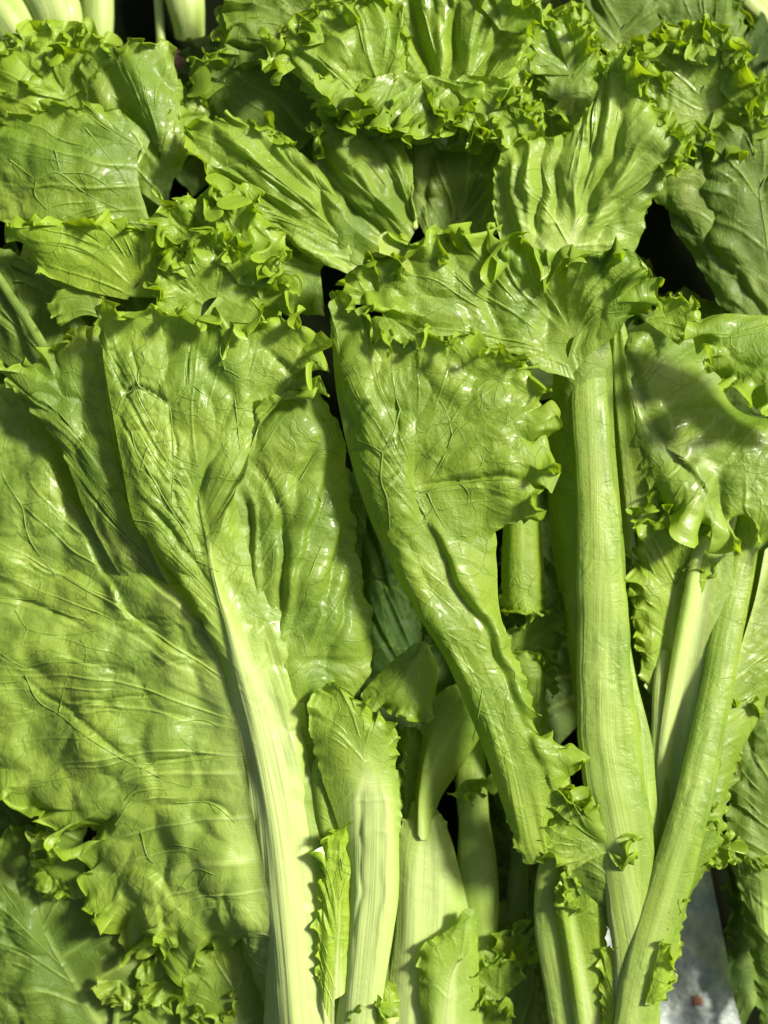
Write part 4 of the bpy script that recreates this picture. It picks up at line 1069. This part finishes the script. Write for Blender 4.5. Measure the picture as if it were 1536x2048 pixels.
# ---- lettuce E: right edge
leaf(E, [
 [.2,(1560,1900,140),(1520,1850,140),(1490,1800,130)],
 [.4,(1560,1760,150),(1500,1720,152),(1455,1700,140)],
 [.6,(1560,1680,156),(1500,1640,160),(1455,1620,146)],
 [.8,(1560,1620,160),(1500,1570,165),(1460,1540,150)],
 [.8,(1560,1580,160),(1520,1500,166),(1490,1440,152)],
 [.6,(1570,1570,160),(1560,1480,164),(1550,1390,150)],
 [.3,(1600,1600,156),(1640,1500,158),(1680,1420,140)],
 [.2,(1620,1700,150),(1680,1650,148),(1740,1600,130)]],
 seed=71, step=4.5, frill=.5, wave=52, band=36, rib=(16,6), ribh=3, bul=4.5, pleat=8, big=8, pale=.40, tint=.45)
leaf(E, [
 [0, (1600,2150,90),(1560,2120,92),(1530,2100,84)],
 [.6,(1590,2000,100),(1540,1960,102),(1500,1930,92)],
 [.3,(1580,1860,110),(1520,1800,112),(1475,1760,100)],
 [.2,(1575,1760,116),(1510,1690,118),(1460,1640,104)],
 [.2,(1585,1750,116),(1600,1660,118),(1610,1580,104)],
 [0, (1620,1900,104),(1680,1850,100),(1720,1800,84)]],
 seed=72, step=5.5, frill=.8, wave=46, band=36, rib=(14,5), ribh=4, bul=2, pleat=10, big=6, pale=.25, tint=.6)  # dark tint stands in for the shadow beside the sheet
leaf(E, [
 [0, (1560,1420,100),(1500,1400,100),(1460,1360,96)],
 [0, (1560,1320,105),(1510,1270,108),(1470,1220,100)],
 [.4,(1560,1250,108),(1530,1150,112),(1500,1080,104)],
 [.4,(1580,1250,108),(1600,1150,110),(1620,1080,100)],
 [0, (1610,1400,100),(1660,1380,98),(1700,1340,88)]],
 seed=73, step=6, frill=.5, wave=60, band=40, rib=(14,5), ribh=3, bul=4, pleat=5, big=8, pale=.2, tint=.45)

# ---- lettuce F: right, dark glossy
leaf(Fh, [
 [.1,(1560,700,110),(1510,660,110),(1440,610,96)],
 [.1,(1550,620,122),(1480,560,124),(1385,510,100)],
 [.1,(1540,540,130),(1450,480,134),(1340,440,108)],
 [.3,(1530,460,136),(1450,390,142),(1345,360,118)],
 [.8,(1520,400,140),(1460,320,148),(1390,280,130)],
 [1, (1520,370,140),(1490,300,148),(1450,250,132)],
 [1, (1535,360,140),(1550,290,146),(1560,230,130)],
 [.4,(1560,420,136),(1620,360,138),(1680,310,118)],
 [.2,(1580,540,126),(1660,520,124),(1720,500,104)],
 [0, (1590,680,112),(1660,690,106),(1700,700,90)]],
 seed=81, step=4.8, frill=.5, wave=60, band=50, rib=(14,6), ribh=4, bul=4.2, pleat=5, big=9, pale=.2, tint=.60,
 creases=[([(1530,640),(1440,520),(1400,430)],9,14,'v')])
leaf(Fh, [
 [0, (1440,500,120),(1400,470,124),(1360,430,112)],
 [.4,(1430,440,132),(1380,410,140),(1310,400,126)],
 [.8,(1425,410,138),(1380,370,148),(1315,365,136)],
 [.5,(1428,400,138),(1400,350,150),(1360,330,140)],
 [.2,(1440,410,134),(1450,370,140),(1450,340,128)]],
 seed=82, step=4.2, frill=.5, wave=50, band=36, rib=(10,4), ribh=2, bul=2.5, pleat=6, big=6, pale=.2, tint=.3)

# ---- lettuce G: top left
leaf(G, [
 [0, (330,480,120),(290,480,130),(250,480,128)],
 [.3,(300,440,140),(230,440,155),(170,470,150)],
 [.5,(290,410,146),(180,420,165),(80,460,150)],
 [.5,(280,380,150),(150,390,170),(-20,430,150)],
 [.3,(275,350,152),(120,340,175),(-60,330,155)],
 [.6,(275,325,152),(120,290,175),(-10,250,165)],
 [1, (275,310,152),(150,260,172),(60,212,170)],
 [1, (280,300,150),(190,250,168),(125,200,172)],
 [1, (288,295,146),(220,250,160),(185,205,165)],
 [.3,(300,300,142),(260,260,150),(235,220,152)],
 [0, (315,330,136),(310,300,140),(300,270,138)]],
 veins=[[(72,360),(115,345),(170,385),(240,420)],[(72,360),(70,390),(95,420)],[(110,300),(120,345)],[(170,255),(230,330),(260,380)],[(120,345),(180,350),(240,390)],[(20,320),(72,360)]],
 seed=91, step=4.5, frill=.75, wave=52, band=46, rib=(10,4), ribh=2, bul=3.5, pleat=3, big=8, pale=.22, tint=.15, young=.05)
leaf(G, [
 [0, (330,420,110),(280,380,115),(240,330,110)],
 [0, (325,370,120),(250,280,130),(180,200,125)],
 [.2,(322,340,126),(230,220,140),(160,140,135)],
 [.6,(320,320,128),(240,180,145),(180,90,142)],
 [1, (320,310,128),(260,160,146),(215,68,148),(225,80,160)],
 [1, (325,305,128),(290,170,144),(270,72,146)],
 [1, (332,310,126),(320,180,140),(325,75,138)],
 [1, (338,320,124),(345,220,132),(355,130,126)],
 [.3,(342,340,120),(360,270,124),(372,200,112)],
 [.2,(345,380,112),(365,340,110),(380,290,98)]],
 seed=92, step=4.5, frill=.7, wave=44, band=36, rib=(14,5), ribh=-3, bul=3.0, pleat=4, big=6, pale=.2, tint=.15,
 creases=[([(238,85),(290,200),(350,340)],30,34,'r'),([(190,110),(250,230),(320,340)],12,22,'v')])
leaf(G, [
 [.4,(150,330,90),(60,300,95),(-30,290,88)],
 [.6,(140,270,100),(50,210,108),(-50,180,98)],
 [1, (135,240,104),(50,140,114),(-20,90,106)],
 [1, (138,225,106),(80,110,116),(50,45,110)],
 [1, (145,220,106),(120,110,116),(120,40,110)],
 [1, (152,225,104),(160,130,112),(190,60,104)],
 [.4,(160,250,98),(185,180,102),(205,120,92)]],
 seed=93, step=4.5, frill=1.0, wave=46, band=56, rib=(8,4), ribh=2, bul=4, pleat=8, big=8, pale=.2, young=.45)
# yellow pleats below it
leaf(G, [
 [.6,(255,600,215),(170,580,222),(80,545,215)],
 [.8,(262,585,220),(170,530,232),(40,500,225)],
 [1, (268,575,222),(170,500,236),(10,450,230)],
 [1, (272,570,222),(190,480,236),(90,440,232)],
 [1, (276,568,222),(215,475,236),(160,440,234)],
 [1, (280,566,222),(245,475,236),(220,430,234)],
 [1, (284,568,222),(275,480,234),(280,440,230)],
 [.8,(288,575,220),(310,510,228),(325,470,222)],
 [.6,(290,590,216),(325,560,220),(345,530,212)],
 [.4,(290,605,212),(320,600,212),(345,590,204)]],
 seed=94, step=4, frill=.8, wave=62, band=44, rib=(8,3), ribh=1, bul=1.5, pleat=15, big=6, pale=.15, young=.5)
leaf(G, [   # ruffles along the top of the front leaf
 [.8,(400,640,235),(350,620,245),(310,600,240)],
 [1, (405,610,240),(350,570,252),(320,540,246)],
 [1, (415,600,242),(380,540,256),(350,490,250)],
 [1, (430,595,242),(430,530,256),(430,480,250)],
 [1, (445,600,240),(490,550,250),(520,510,242)],
 [1, (455,620,236),(520,590,244),(560,570,234)],
 [.8,(455,650,230),(520,650,235),(565,650,225)]],
 seed=95, step=4, frill=1.1, wave=56, band=66, rib=(8,3), ribh=1, bul=2.5, pleat=9, big=8, pale=.15, young=.28, tint=.05)
leaf(G, [
 [.8,(470,560,205),(420,560,215),(370,550,210)],
 [1, (470,520,212),(410,500,225),(340,480,218)],
 [1, (470,500,215),(400,460,228),(320,420,222)],
 [1, (480,490,215),(440,440,228),(400,390,222)],
 [1, (492,490,214),(480,440,226),(460,410,220)],
 [1, (500,505,212),(530,470,222),(550,450,212)],
 [.8,(505,540,205),(550,530,212),(580,520,200)]],
 seed=96, step=4, frill=1.0, wave=58, band=60, rib=(8,3), ribh=1, bul=2.5, pleat=9, big=8, pale=.15, young=.2, tint=.05)
leaf(G, [
 [.5,(210,640,200),(170,630,206),(120,650,200)],
 [1, (205,610,206),(150,590,214),(90,600,206)],
 [1, (210,600,208),(170,560,216),(130,550,210)],
 [.8,(225,600,206),(215,570,214),(205,555,208)]],
 seed=97, step=3.6, frill=.9, wave=40, band=36, rib=(6,3), ribh=1, bul=2, pleat=4, big=5, pale=.15, tint=.15)

# ---- lettuce H: left of top centre
leaf(H, [
 [0, (720,560,130),(660,530,150),(600,500,150)],
 [.4,(710,520,140),(620,480,168),(540,440,170)],
 [.8,(700,495,145),(560,430,178),(450,390,178)],
 [1, (695,480,148),(530,370,184),(370,290,188)],
 [1, (692,470,148),(530,340,186),(385,240,190)],
 [1, (695,462,148),(560,330,184),(450,235,188)],
 [1, (700,458,146),(590,340,180),(520,235,182)],
 [.3,(708,458,144),(630,360,174),(570,280,172)],
 [0, (715,465,140),(670,390,164),(630,330,158)],
 [0, (722,480,136),(700,430,152),(680,390,144)]],
 seed=101, step=4.5, frill=.9, wave=52, band=46, rib=(14,5), ribh=3, bul=3.2, pleat=10, big=8, pale=.35, tint=.1, young=.08,
 creases=[([(400,340),(520,420),(690,530)],18,12,'s'),([(430,250),(550,350),(690,480)],16,14,'r'),([(560,270),(610,350),(690,460)],14,12,'v'),([(400,300),(500,370),(620,470)],8,10,'v'),([(500,260),(580,350),(690,470)],9,9,'v')])
leaf(H, [
 [0, (760,560,120),(700,520,140),(640,470,140)],
 [.3,(800,510,135),(700,440,156),(620,370,152)],
 [.8,(820,480,140),(720,370,165),(630,280,164)],
 [1, (828,465,142),(740,340,168),(650,245,168)],
 [1, (832,455,142),(770,330,166),(720,240,166)],
 [.4,(838,455,140),(800,350,160),(780,260,155)],
 [0, (842,470,136),(830,400,150),(825,330,142)]],
 seed=102, step=4.5, frill=.7, wave=50, band=40, rib=(12,5), ribh=3, bul=3, pleat=11, big=7, pale=.35, tint=.15, creases=[([(660,270),(740,370),(825,470)],18,14,'r'),([(620,310),(690,400),(790,500)],14,13,'v'),([(730,260),(780,350),(832,450)],12,12,'v')])
leaf(H, [
 [0, (860,520,90),(850,470,98),(820,420,94)],
 [.2,(900,480,98),(850,380,108),(810,280,102)],
 [.8,(910,450,102),(860,320,112),(830,220,108)],
 [1, (915,435,104),(900,300,114),(900,190,110)],
 [.8,(925,440,102),(950,320,110),(980,220,102)],
 [.3,(935,460,98),(980,380,102),(1000,320,92)],
 [0, (940,520,90),(980,490,90),(1010,460,80)]],
 seed=103, step=5.5, frill=.7, wave=50, band=40, rib=(12,5), ribh=3, bul=3.5, pleat=7, big=8, pale=.25, tint=.5,
 creases=[([(880,260),(865,350),(840,430)],9,7,'v')])
leaf(H, [   # round-toothed lower edge with dark holes
 [.8,(640,540,130),(560,500,150),(500,470,148)],
 [1, (640,570,126),(570,560,142),(520,560,138)],
 [1, (650,600,122),(600,600,134),(560,620,126)],
 [.6,(670,600,120),(660,610,126),(650,630,118)]],
 seed=104, step=4, frill=.9, wave=50, band=40, rib=(8,3), ribh=1, bul=2, pleat=4, big=5, pale=.15, tint=.12)
leaf(H, [
 [0, (560,330,70),(480,300,80),(400,240,76)],
 [.3,(600,300,84),(500,240,96),(390,170,90)],
 [1, (620,280,90),(520,190,104),(410,110,98)],
 [1, (640,265,92),(560,170,108),(480,80,100)],
 [.6,(660,270,90),(640,190,102),(620,130,92)],
 [.2,(670,320,80),(690,280,84),(700,240,74)]],
 seed=105, step=5, frill=.9, wave=54, band=56, rib=(12,5), ribh=3, bul=3.5, pleat=7, big=10, pale=.2, tint=.65)  # tint paints the dark wedge of shadow over this leaf

# ---- lettuce I: top centre
leaf(I, [
 [.2,(760,330,150),(690,260,165),(630,200,160)],
 [.4,(750,260,165),(660,190,184),(570,110,180)],
 [1, (750,220,170),(660,120,192),(570,60,190)],
 [1, (755,200,172),(690,90,196),(620,10,194)],
 [1, (765,195,172),(740,80,196),(700,-30,190)],
 [1, (775,200,172),(780,100,192),(780,-10,184)],
 [.3,(782,230,168),(800,180,180),(815,140,172)],
 [.2,(785,300,158),(800,280,162),(815,260,150)]],
 seed=111, step=4.2, frill=1.0, wave=50, band=62, rib=(10,4), ribh=2, bul=3, pleat=9, big=8, pale=.2, young=.32)
leaf(I, [
 [.3,(900,300,140),(840,250,155),(790,200,150)],
 [.3,(905,250,150),(850,150,168),(770,60,162)],
 [.8,(910,220,155),(860,80,172),(800,-60,165)],
 [.6,(915,200,156),(900,60,174),(880,-80,168)],
 [.6,(925,200,156),(950,60,174),(970,-80,168)],
 [.8,(940,220,155),(1000,110,170),(1060,0,162)],
 [1, (945,250,150),(1010,190,162),(1060,130,154)],
 [.6,(945,290,144),(1000,250,150),(1050,220,142)]],
 seed=112, step=4.2, frill=.7, wave=48, band=46, rib=(12,5), ribh=3, bul=2.2, pleat=14, big=8, pale=.50, young=.22,
 creases=[([(920,0),(903,120),(900,220)],20,10,'v'),([(1020,40),(970,150),(950,240)],14,10,'v'),([(960,0),(935,120),(925,220)],12,12,'r'),([(870,0),(880,120),(890,220)],10,12,'r'),([(820,20),(850,120),(870,200)],10,11,'v'),([(1050,90),(1000,180),(970,250)],10,10,'r')])
# its dark curled lower rim
leaf(I, [
 [.8,(760,170,180),(720,190,196),(675,200,190)],
 [1, (770,180,182),(720,220,200),(680,260,190)],
 [1, (790,170,184),(780,230,204),(775,280,196)],
 [1.1,(830,160,186),(840,220,206),(850,270,198)],
 [1.1,(870,160,186),(890,220,206),(900,260,198)],
 [1, (920,170,184),(940,220,202),(960,250,194)],
 [1, (950,180,182),(990,230,196),(1010,280,186)],
 [1, (960,200,180),(1010,250,190),(1040,300,176)]],
 seed=113, step=3.8, frill=1.2, wave=52, band=64, rib=(4,3), ribh=0, bul=1.5, pleat=8, big=7, pale=.1, young=.15, tint=.1)
leaf(I, [
 [.5,(640,130,120),(560,120,128),(480,140,120)],
 [1, (640,80,128),(540,50,138),(440,60,130)],
 [1, (650,50,130),(560,-10,140),(480,-50,130)],
 [1, (670,50,130),(650,-30,138),(640,-80,126)],
 [.5,(680,90,124),(700,40,128),(720,0,116)]],
 seed=114, step=5, frill=1.0, wave=50, band=60, rib=(8,4), ribh=2, bul=3, pleat=7, big=8, pale=.15, tint=.35)
leaf(I, [
 [.6,(1030,330,150),(1000,300,160),(970,270,156)],
 [1, (1035,290,156),(1010,250,168),(985,215,162)],
 [1, (1045,280,158),(1040,230,170),(1035,190,164)],
 [1, (1055,290,156),(1070,250,164),(1080,220,156)],
 [.6,(1055,330,148),(1075,320,150),(1090,310,142)]],
 seed=115, step=3.6, frill=1.1, wave=36, band=44, rib=(6,3), ribh=1, bul=2, pleat=5, big=6, pale=.15, young=.25)

# ---- lettuce J: pale fan
leaf(J, [
 [.2,(1110,560,160),(1060,520,180),(1000,480,176)],
 [.3,(1130,520,172),(1070,450,194),(985,400,182)],
 [.4,(1140,490,178),(1080,400,202),(995,320,190)],
 [.4,(1146,470,180),(1090,370,205),(1040,280,196)],
 [.5,(1150,455,182),(1120,360,206),(1115,265,204)],
 [.4,(1153,445,182),(1145,340,205),(1150,250,200)],
 [.8,(1156,440,182),(1175,300,206),(1190,180,200)],
 [1, (1158,436,182),(1200,270,208),(1215,110,204)],
 [1, (1162,436,182),(1240,270,208),(1275,130,202)],
 [1, (1168,440,182),(1270,300,206),(1315,215,198)],
 [1, (1174,446,181),(1290,330,202),(1370,270,190)],
 [1, (1180,456,179),(1290,360,198),(1375,310,184)],
 [.5,(1184,470,176),(1270,400,190),(1330,360,174)],
 [.3,(1186,490,172),(1250,450,180),(1300,420,164)],
 [.2,(1184,520,166),(1235,500,170),(1280,480,154)],
 [0, (1175,570,155),(1215,560,154),(1250,550,140)]],
 seed=121, step=4.2, frill=.7, wave=48, band=40, rib=(14,6), ribh=4, bul=2.4, pleat=12, big=7, wash=.25, pale=.48, young=.0, tint=0,
 creases=[([(1090,290),(1075,390),(1060,500)],16,11,'v'),([(1022,300),(1030,400),(1050,500)],16,10,'r'),([(1062,280),(1058,390),(1062,500)],18,10,'r'),([(1140,250),(1110,340),(1112,450)],14,14,'v'),([(1165,300),(1150,380),(1150,450)],12,10,'r'),([(1215,130),(1200,260),(1165,420)],14,12,'t'),([(1250,240),(1210,340),(1175,440)],14,10,'v'),([(1300,260),(1240,360),(1180,460)],12,10,'r'),([(1340,330),(1260,400),(1200,480)],12,10,'v'),([(1190,330),(1180,400),(1165,450)],9,7,'v')])
leaf(J, [   # bluish-green leaf behind
 [0, (1100,400,90),(1070,330,98),(1040,260,92)],
 [.4,(1110,330,98),(1080,240,108),(1050,150,100)],
 [.6,(1115,300,100),(1120,200,110),(1130,80,102)],
 [.6,(1125,300,100),(1170,200,108),(1210,110,98)],
 [.3,(1130,350,94),(1180,300,98),(1220,250,88)],
 [0, (1130,420,86),(1170,400,86),(1200,380,76)]],
 seed=122, step=5, frill=.6, wave=50, band=40, rib=(12,5), ribh=4, bul=3.5, pleat=7, big=8, pale=.25, tint=.35)
leaf(J, [
 [.6,(1140,220,120),(1110,200,126),(1080,190,120)],
 [1, (1140,170,126),(1100,120,134),(1065,80,126)],
 [1, (1145,150,128),(1120,80,136),(1090,20,128)],
 [1, (1155,150,128),(1160,80,134),(1160,10,124)],
 [1, (1160,170,126),(1180,130,130),(1200,90,120)],
 [.6,(1158,220,120),(1175,200,120),(1190,180,110)]],
 seed=123, step=4, frill=1.1, wave=38, band=50, rib=(8,3), ribh=1, bul=2, pleat=6, big=7, pale=.15, young=.15, tint=.15)

# ---- lettuce K: top right
leaf(Kh, [
 [.8,(1400,260,110),(1340,250,120),(1300,230,116)],
 [1, (1400,200,120),(1340,160,134),(1270,130,128)],
 [1, (1400,180,124),(1350,110,138),(1300,60,130)],
 [1, (1410,170,124),(1400,100,138),(1390,40,128)],
 [1, (1425,180,122),(1460,120,134),(1480,80,122)],
 [1, (1435,210,118),(1490,180,126),(1520,160,114)],
 [1, (1435,240,112),(1490,240,118),(1536,240,104)],
 [1, (1425,270,106),(1460,290,110),(1500,300,96)]],
 seed=131, step=3.8, frill=1.25, wave=46, band=90, rib=(6,3), ribh=1, bul=2.2, pleat=8, big=12, pale=.15, young=.08, tint=.12)
leaf(Kh, [
 [0, (1400,160,70),(1330,100,78),(1260,50,70)],
 [.4,(1410,110,78),(1350,30,86),(1290,-50,78)],
 [.6,(1420,100,78),(1410,10,86),(1400,-80,76)],
 [1, (1430,110,76),(1460,50,82),(1470,0,72)],
 [.6,(1435,160,70),(1480,130,72),(1500,100,62)]],
 seed=132, step=5, frill=.7, wave=46, band=40, rib=(8,4), ribh=2, bul=3.5, pleat=7, big=8, pale=.2, tint=.55)
leaf(Kh, [
 [0, (1230,120,70),(1190,80,78),(1150,50,72)],
 [.6,(1240,60,80),(1200,0,88),(1160,-60,80)],
 [1, (1255,50,80),(1260,-20,88),(1270,-80,78)],
 [.6,(1265,80,76),(1300,40,80),(1330,0,70)],
 [0, (1260,140,68),(1300,130,68),(1330,120,58)]],
 seed=133, step=5, frill=.8, wave=46, band=44, rib=(8,4), ribh=2, bul=3, pleat=7, big=8, pale=.3, tint=.5)

# ---- lettuce L: left edge
leaf(Lh, [
 [0, (120,800,130),(60,760,134),(0,720,128)],
 [.1,(90,720,140),(20,660,146),(-50,610,136)],
 [.3,(75,690,144),(0,590,150),(-60,500,140)],
 [.5,(80,680,144),(50,590,150),(10,500,142)],
 [.3,(95,700,140),(110,620,144),(110,560,134)],
 [0, (130,780,130),(160,720,130),(180,660,120)]],
 seed=141, step=5, frill=.6, wave=50, band=44, rib=(10,5), ribh=5, bul=3.5, pleat=7, big=8, pale=.25, tint=.35)
leaf(Lh, [
 [.5,(160,620,150),(100,590,158),(40,560,150)],
 [1, (150,590,156),(90,540,166),(20,500,158)],
 [1, (155,580,158),(120,510,168),(60,450,160)],
 [.6,(170,580,156),(170,520,164),(160,460,154)]],
 seed=142, step=4.5, frill=1.0, wave=50, band=46, rib=(8,3), ribh=1, bul=2.5, pleat=8, big=7, pale=.15, tint=.2)
stalk(Lh, [(140,820,170,10),(90,700,176,10),(20,590,170,9),(-40,500,160,8)], seed=143, depth=.8, pale=(.5,.3), tint=.3)


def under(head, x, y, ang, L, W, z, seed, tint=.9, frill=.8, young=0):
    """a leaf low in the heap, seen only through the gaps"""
    z = z - 45; tint = min(1, tint + .12); a = math.radians(ang); ux, uy = math.cos(a), -math.sin(a); vx, vy = -uy, ux  # dark tint puts the shade of the gaps into the leaf colour
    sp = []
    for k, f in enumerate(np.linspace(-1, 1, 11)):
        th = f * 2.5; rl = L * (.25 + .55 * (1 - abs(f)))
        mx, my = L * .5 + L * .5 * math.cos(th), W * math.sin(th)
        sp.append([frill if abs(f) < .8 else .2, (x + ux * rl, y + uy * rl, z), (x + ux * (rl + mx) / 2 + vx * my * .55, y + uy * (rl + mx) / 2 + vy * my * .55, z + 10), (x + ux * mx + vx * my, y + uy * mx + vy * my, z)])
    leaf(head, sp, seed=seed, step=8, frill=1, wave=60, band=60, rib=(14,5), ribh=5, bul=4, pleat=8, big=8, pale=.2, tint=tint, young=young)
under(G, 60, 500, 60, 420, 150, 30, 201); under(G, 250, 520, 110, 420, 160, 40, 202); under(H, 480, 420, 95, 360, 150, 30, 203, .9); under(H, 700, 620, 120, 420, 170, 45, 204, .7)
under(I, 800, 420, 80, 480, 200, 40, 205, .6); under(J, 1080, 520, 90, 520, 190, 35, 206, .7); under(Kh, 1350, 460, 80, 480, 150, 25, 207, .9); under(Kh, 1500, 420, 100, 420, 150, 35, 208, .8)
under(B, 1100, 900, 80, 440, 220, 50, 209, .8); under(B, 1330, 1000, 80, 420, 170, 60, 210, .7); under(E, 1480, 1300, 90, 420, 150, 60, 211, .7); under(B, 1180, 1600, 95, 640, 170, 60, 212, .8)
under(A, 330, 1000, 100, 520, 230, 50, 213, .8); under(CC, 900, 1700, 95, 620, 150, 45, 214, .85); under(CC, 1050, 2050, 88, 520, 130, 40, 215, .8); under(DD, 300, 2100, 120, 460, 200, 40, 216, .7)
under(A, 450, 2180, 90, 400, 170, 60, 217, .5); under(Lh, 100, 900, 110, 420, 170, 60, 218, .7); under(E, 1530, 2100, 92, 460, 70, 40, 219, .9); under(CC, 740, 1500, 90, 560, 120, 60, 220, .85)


def ruff(head, x, y, ang, R, z, seed, spread=1.9, tint=.1, young=.2, wave=66, pale=.12, lift=26, frill=1.1, pleat=8):
    """a short fan-shaped leaf end with a heavily curled margin, growing from (x, y) towards ang"""
    rg = np.random.default_rng(seed); sp = []
    for f in np.linspace(-1, 1, 9):
        a = math.radians(ang) + f * spread * .5 * 1.25; rr_ = R * (1 - .30 * abs(f) ** 2) * rg.uniform(.85, 1.12)
        c, s_ = math.cos(a), -math.sin(a); b = R * .16 * (1 - abs(f)); ca, sa = math.cos(math.radians(ang)), -math.sin(math.radians(ang))
        sp.append([1 if abs(f) < .99 else .5, (x + ca * b, y + sa * b, z - 12), (x + c * rr_ * .55, y + s_ * rr_ * .55, z + rg.uniform(-6, 8)), (x + c * rr_, y + s_ * rr_, z + lift * rg.uniform(.3, 1.3))])
    leaf(head, sp, seed=seed, step=4.4, frill=frill, wave=wave, band=min(84, R * .66), rib=(8, 3), ribh=1, bul=2.2, pleat=pleat, big=7, pale=pale, tint=tint, young=young)
# lower rim of the top-centre lettuce
for a in [(740,150,-120,120,196,401),(800,140,-95,140,200,402),(860,150,-80,140,200,403),(925,150,-70,140,198,404),(975,190,-50,110,190,405)]: ruff(I, *a, tint=.08)
for a in [(690,80,120,110,206,406),(610,120,150,90,196,407),(1000,60,60,110,190,408)]: ruff(I, *a, young=.35)
for a in [(1330,210,150,90,130,411),(1345,160,100,110,134,412),(1420,150,80,110,140,413),(1440,180,20,110,138,414),(1430,220,-40,120,134,415),(1390,240,-100,80,130,416)]: ruff(Kh, *a, tint=.15, wave=54)
for a in [(400,590,160,110,258,421),(430,560,110,110,256,422),(480,570,60,110,252,423),(520,600,40,80,246,424),(380,470,150,90,236,425),(470,450,100,90,236,426)]: ruff(G, *a, tint=.05, wave=58)
for a in [(1140,150,110,130,142,431),(1150,190,-90,70,138,432),(1040,300,100,90,168,433),(1020,240,150,70,172,434)]: ruff(J, *a, tint=.12, wave=50)
for a in [(130,200,100,120,122,441),(60,160,140,110,120,442),(60,260,-150,90,112,443),(170,130,70,80,126,444)]: ruff(G, *a, young=.4, wave=52)
for a in [(450,170,150,90,120,451),(500,110,110,90,126,452),(420,230,170,70,112,453)]: ruff(H, *a, tint=.2, wave=52)
for a in [(760,610,110,110,282,461),(840,560,100,90,284,462)]: ruff(B, *a, tint=.05, young=.2)

for a in [(1075,1290,-90,70,150,471),(1090,1250,40,60,156,472),(1040,1330,160,50,150,473)]: ruff(B, *a, tint=.25, wave=40)
for a in [(1420,1690,-30,60,205,474),(1290,1060,60,80,172,476),(1400,1090,-60,70,164,477)]: ruff(B, *a, young=.3, wave=42)
for a in [(1225,1700,158,165,262,478),(1185,1660,120,70,264,479),(1210,1690,-20,75,258,480)]: ruff(B, *a, young=.15, wave=52, spread=1.3, lift=14)
for a in [(1000,2000,110,95,118,494),(1020,1930,70,80,108,495),(960,2060,80,80,112,496),(740,2060,90,70,214,497),(930,1560,-60,60,140,498)]: ruff(CC, *a, tint=.25, young=.05, wave=48)
for a in [(1395,1640,25,46,214,499),(1330,1800,-20,40,226,500),(1170,1800,170,50,216,501)]: ruff(B, *a, young=.2, wave=38)
for a in [(1480,1560,150,70,168,481),(1500,1460,120,70,166,482),(1520,1680,-120,80,150,483)]: ruff(E, *a, tint=.3, wave=46)
for a in [(330,1960,-100,70,112,484),(420,1980,-70,80,116,485),(240,1960,-110,60,100,486)]: ruff(A, *a, young=.1, tint=.1, wave=46)
for a in [(130,1700,160,70,118,487),(110,1740,-120,60,112,488)]: ruff(DD, *a, tint=.2, wave=40)
for a in [(560,330,120,90,160,489),(700,300,130,90,150,490),(880,300,60,90,150,491),(1230,180,60,90,212,492),(1300,300,10,90,196,493)]: ruff(H if a[0] < 900 else J, *a, tint=.08, wave=50)
# ---- things out of focus behind the heap
def matp(name, c1, c2, rough=.5): return plastic(name, c1, c2, rough)
def bundle(label, rows, seed):
    t_ = thing('lettuce', label, 'lettuce')
    for k, ln in enumerate(rows): stalk(t_, ln, seed=seed + k, depth=.9, pale=(1.0, 1.0), ribs=.3, two=.1)
    return t_
bundle('blurred cream-coloured stalk ends in the top left corner behind the ruffled leaf', [
 [(-60,-40,-40,46),(10,30,-30,50),(60,110,-40,40),(90,200,-50,30)],
 [(60,-80,-40,50),(110,10,-25,52),(130,90,-40,40),(150,180,-50,30)],
 [(190,-80,-60,34),(195,20,-60,34),(190,120,-70,30)]], 301)
bundle('blurred yellow-green stalk at the top edge between the two upper ruffled lettuces', [
 [(350,-90,-30,40),(372,0,-30,38),(380,70,-60,30)], 
 [(312,-90,-50,10),(318,20,-50,10),(325,160,-60,8)]], 311)
bundle('grey-green stalk crossing the top right corner of the photo', [
 [(1440,-70,-40,26),(1510,10,-40,26),(1600,90,-40,26)]], 321)
bm = plastic('withered_leaf', (.10, .055, .035), (.17, .10, .06), .7)
o = chip(352, 130, -60, 56, 5); o.name = 'withered_leaf'; o.data.materials.clear(); o.data.materials.append(bm)
o['label'] = 'dull brown withered scrap in the dark gap left of the top centre'; o['category'] = 'withered leaf'
print('TRIS', TRIS[0])
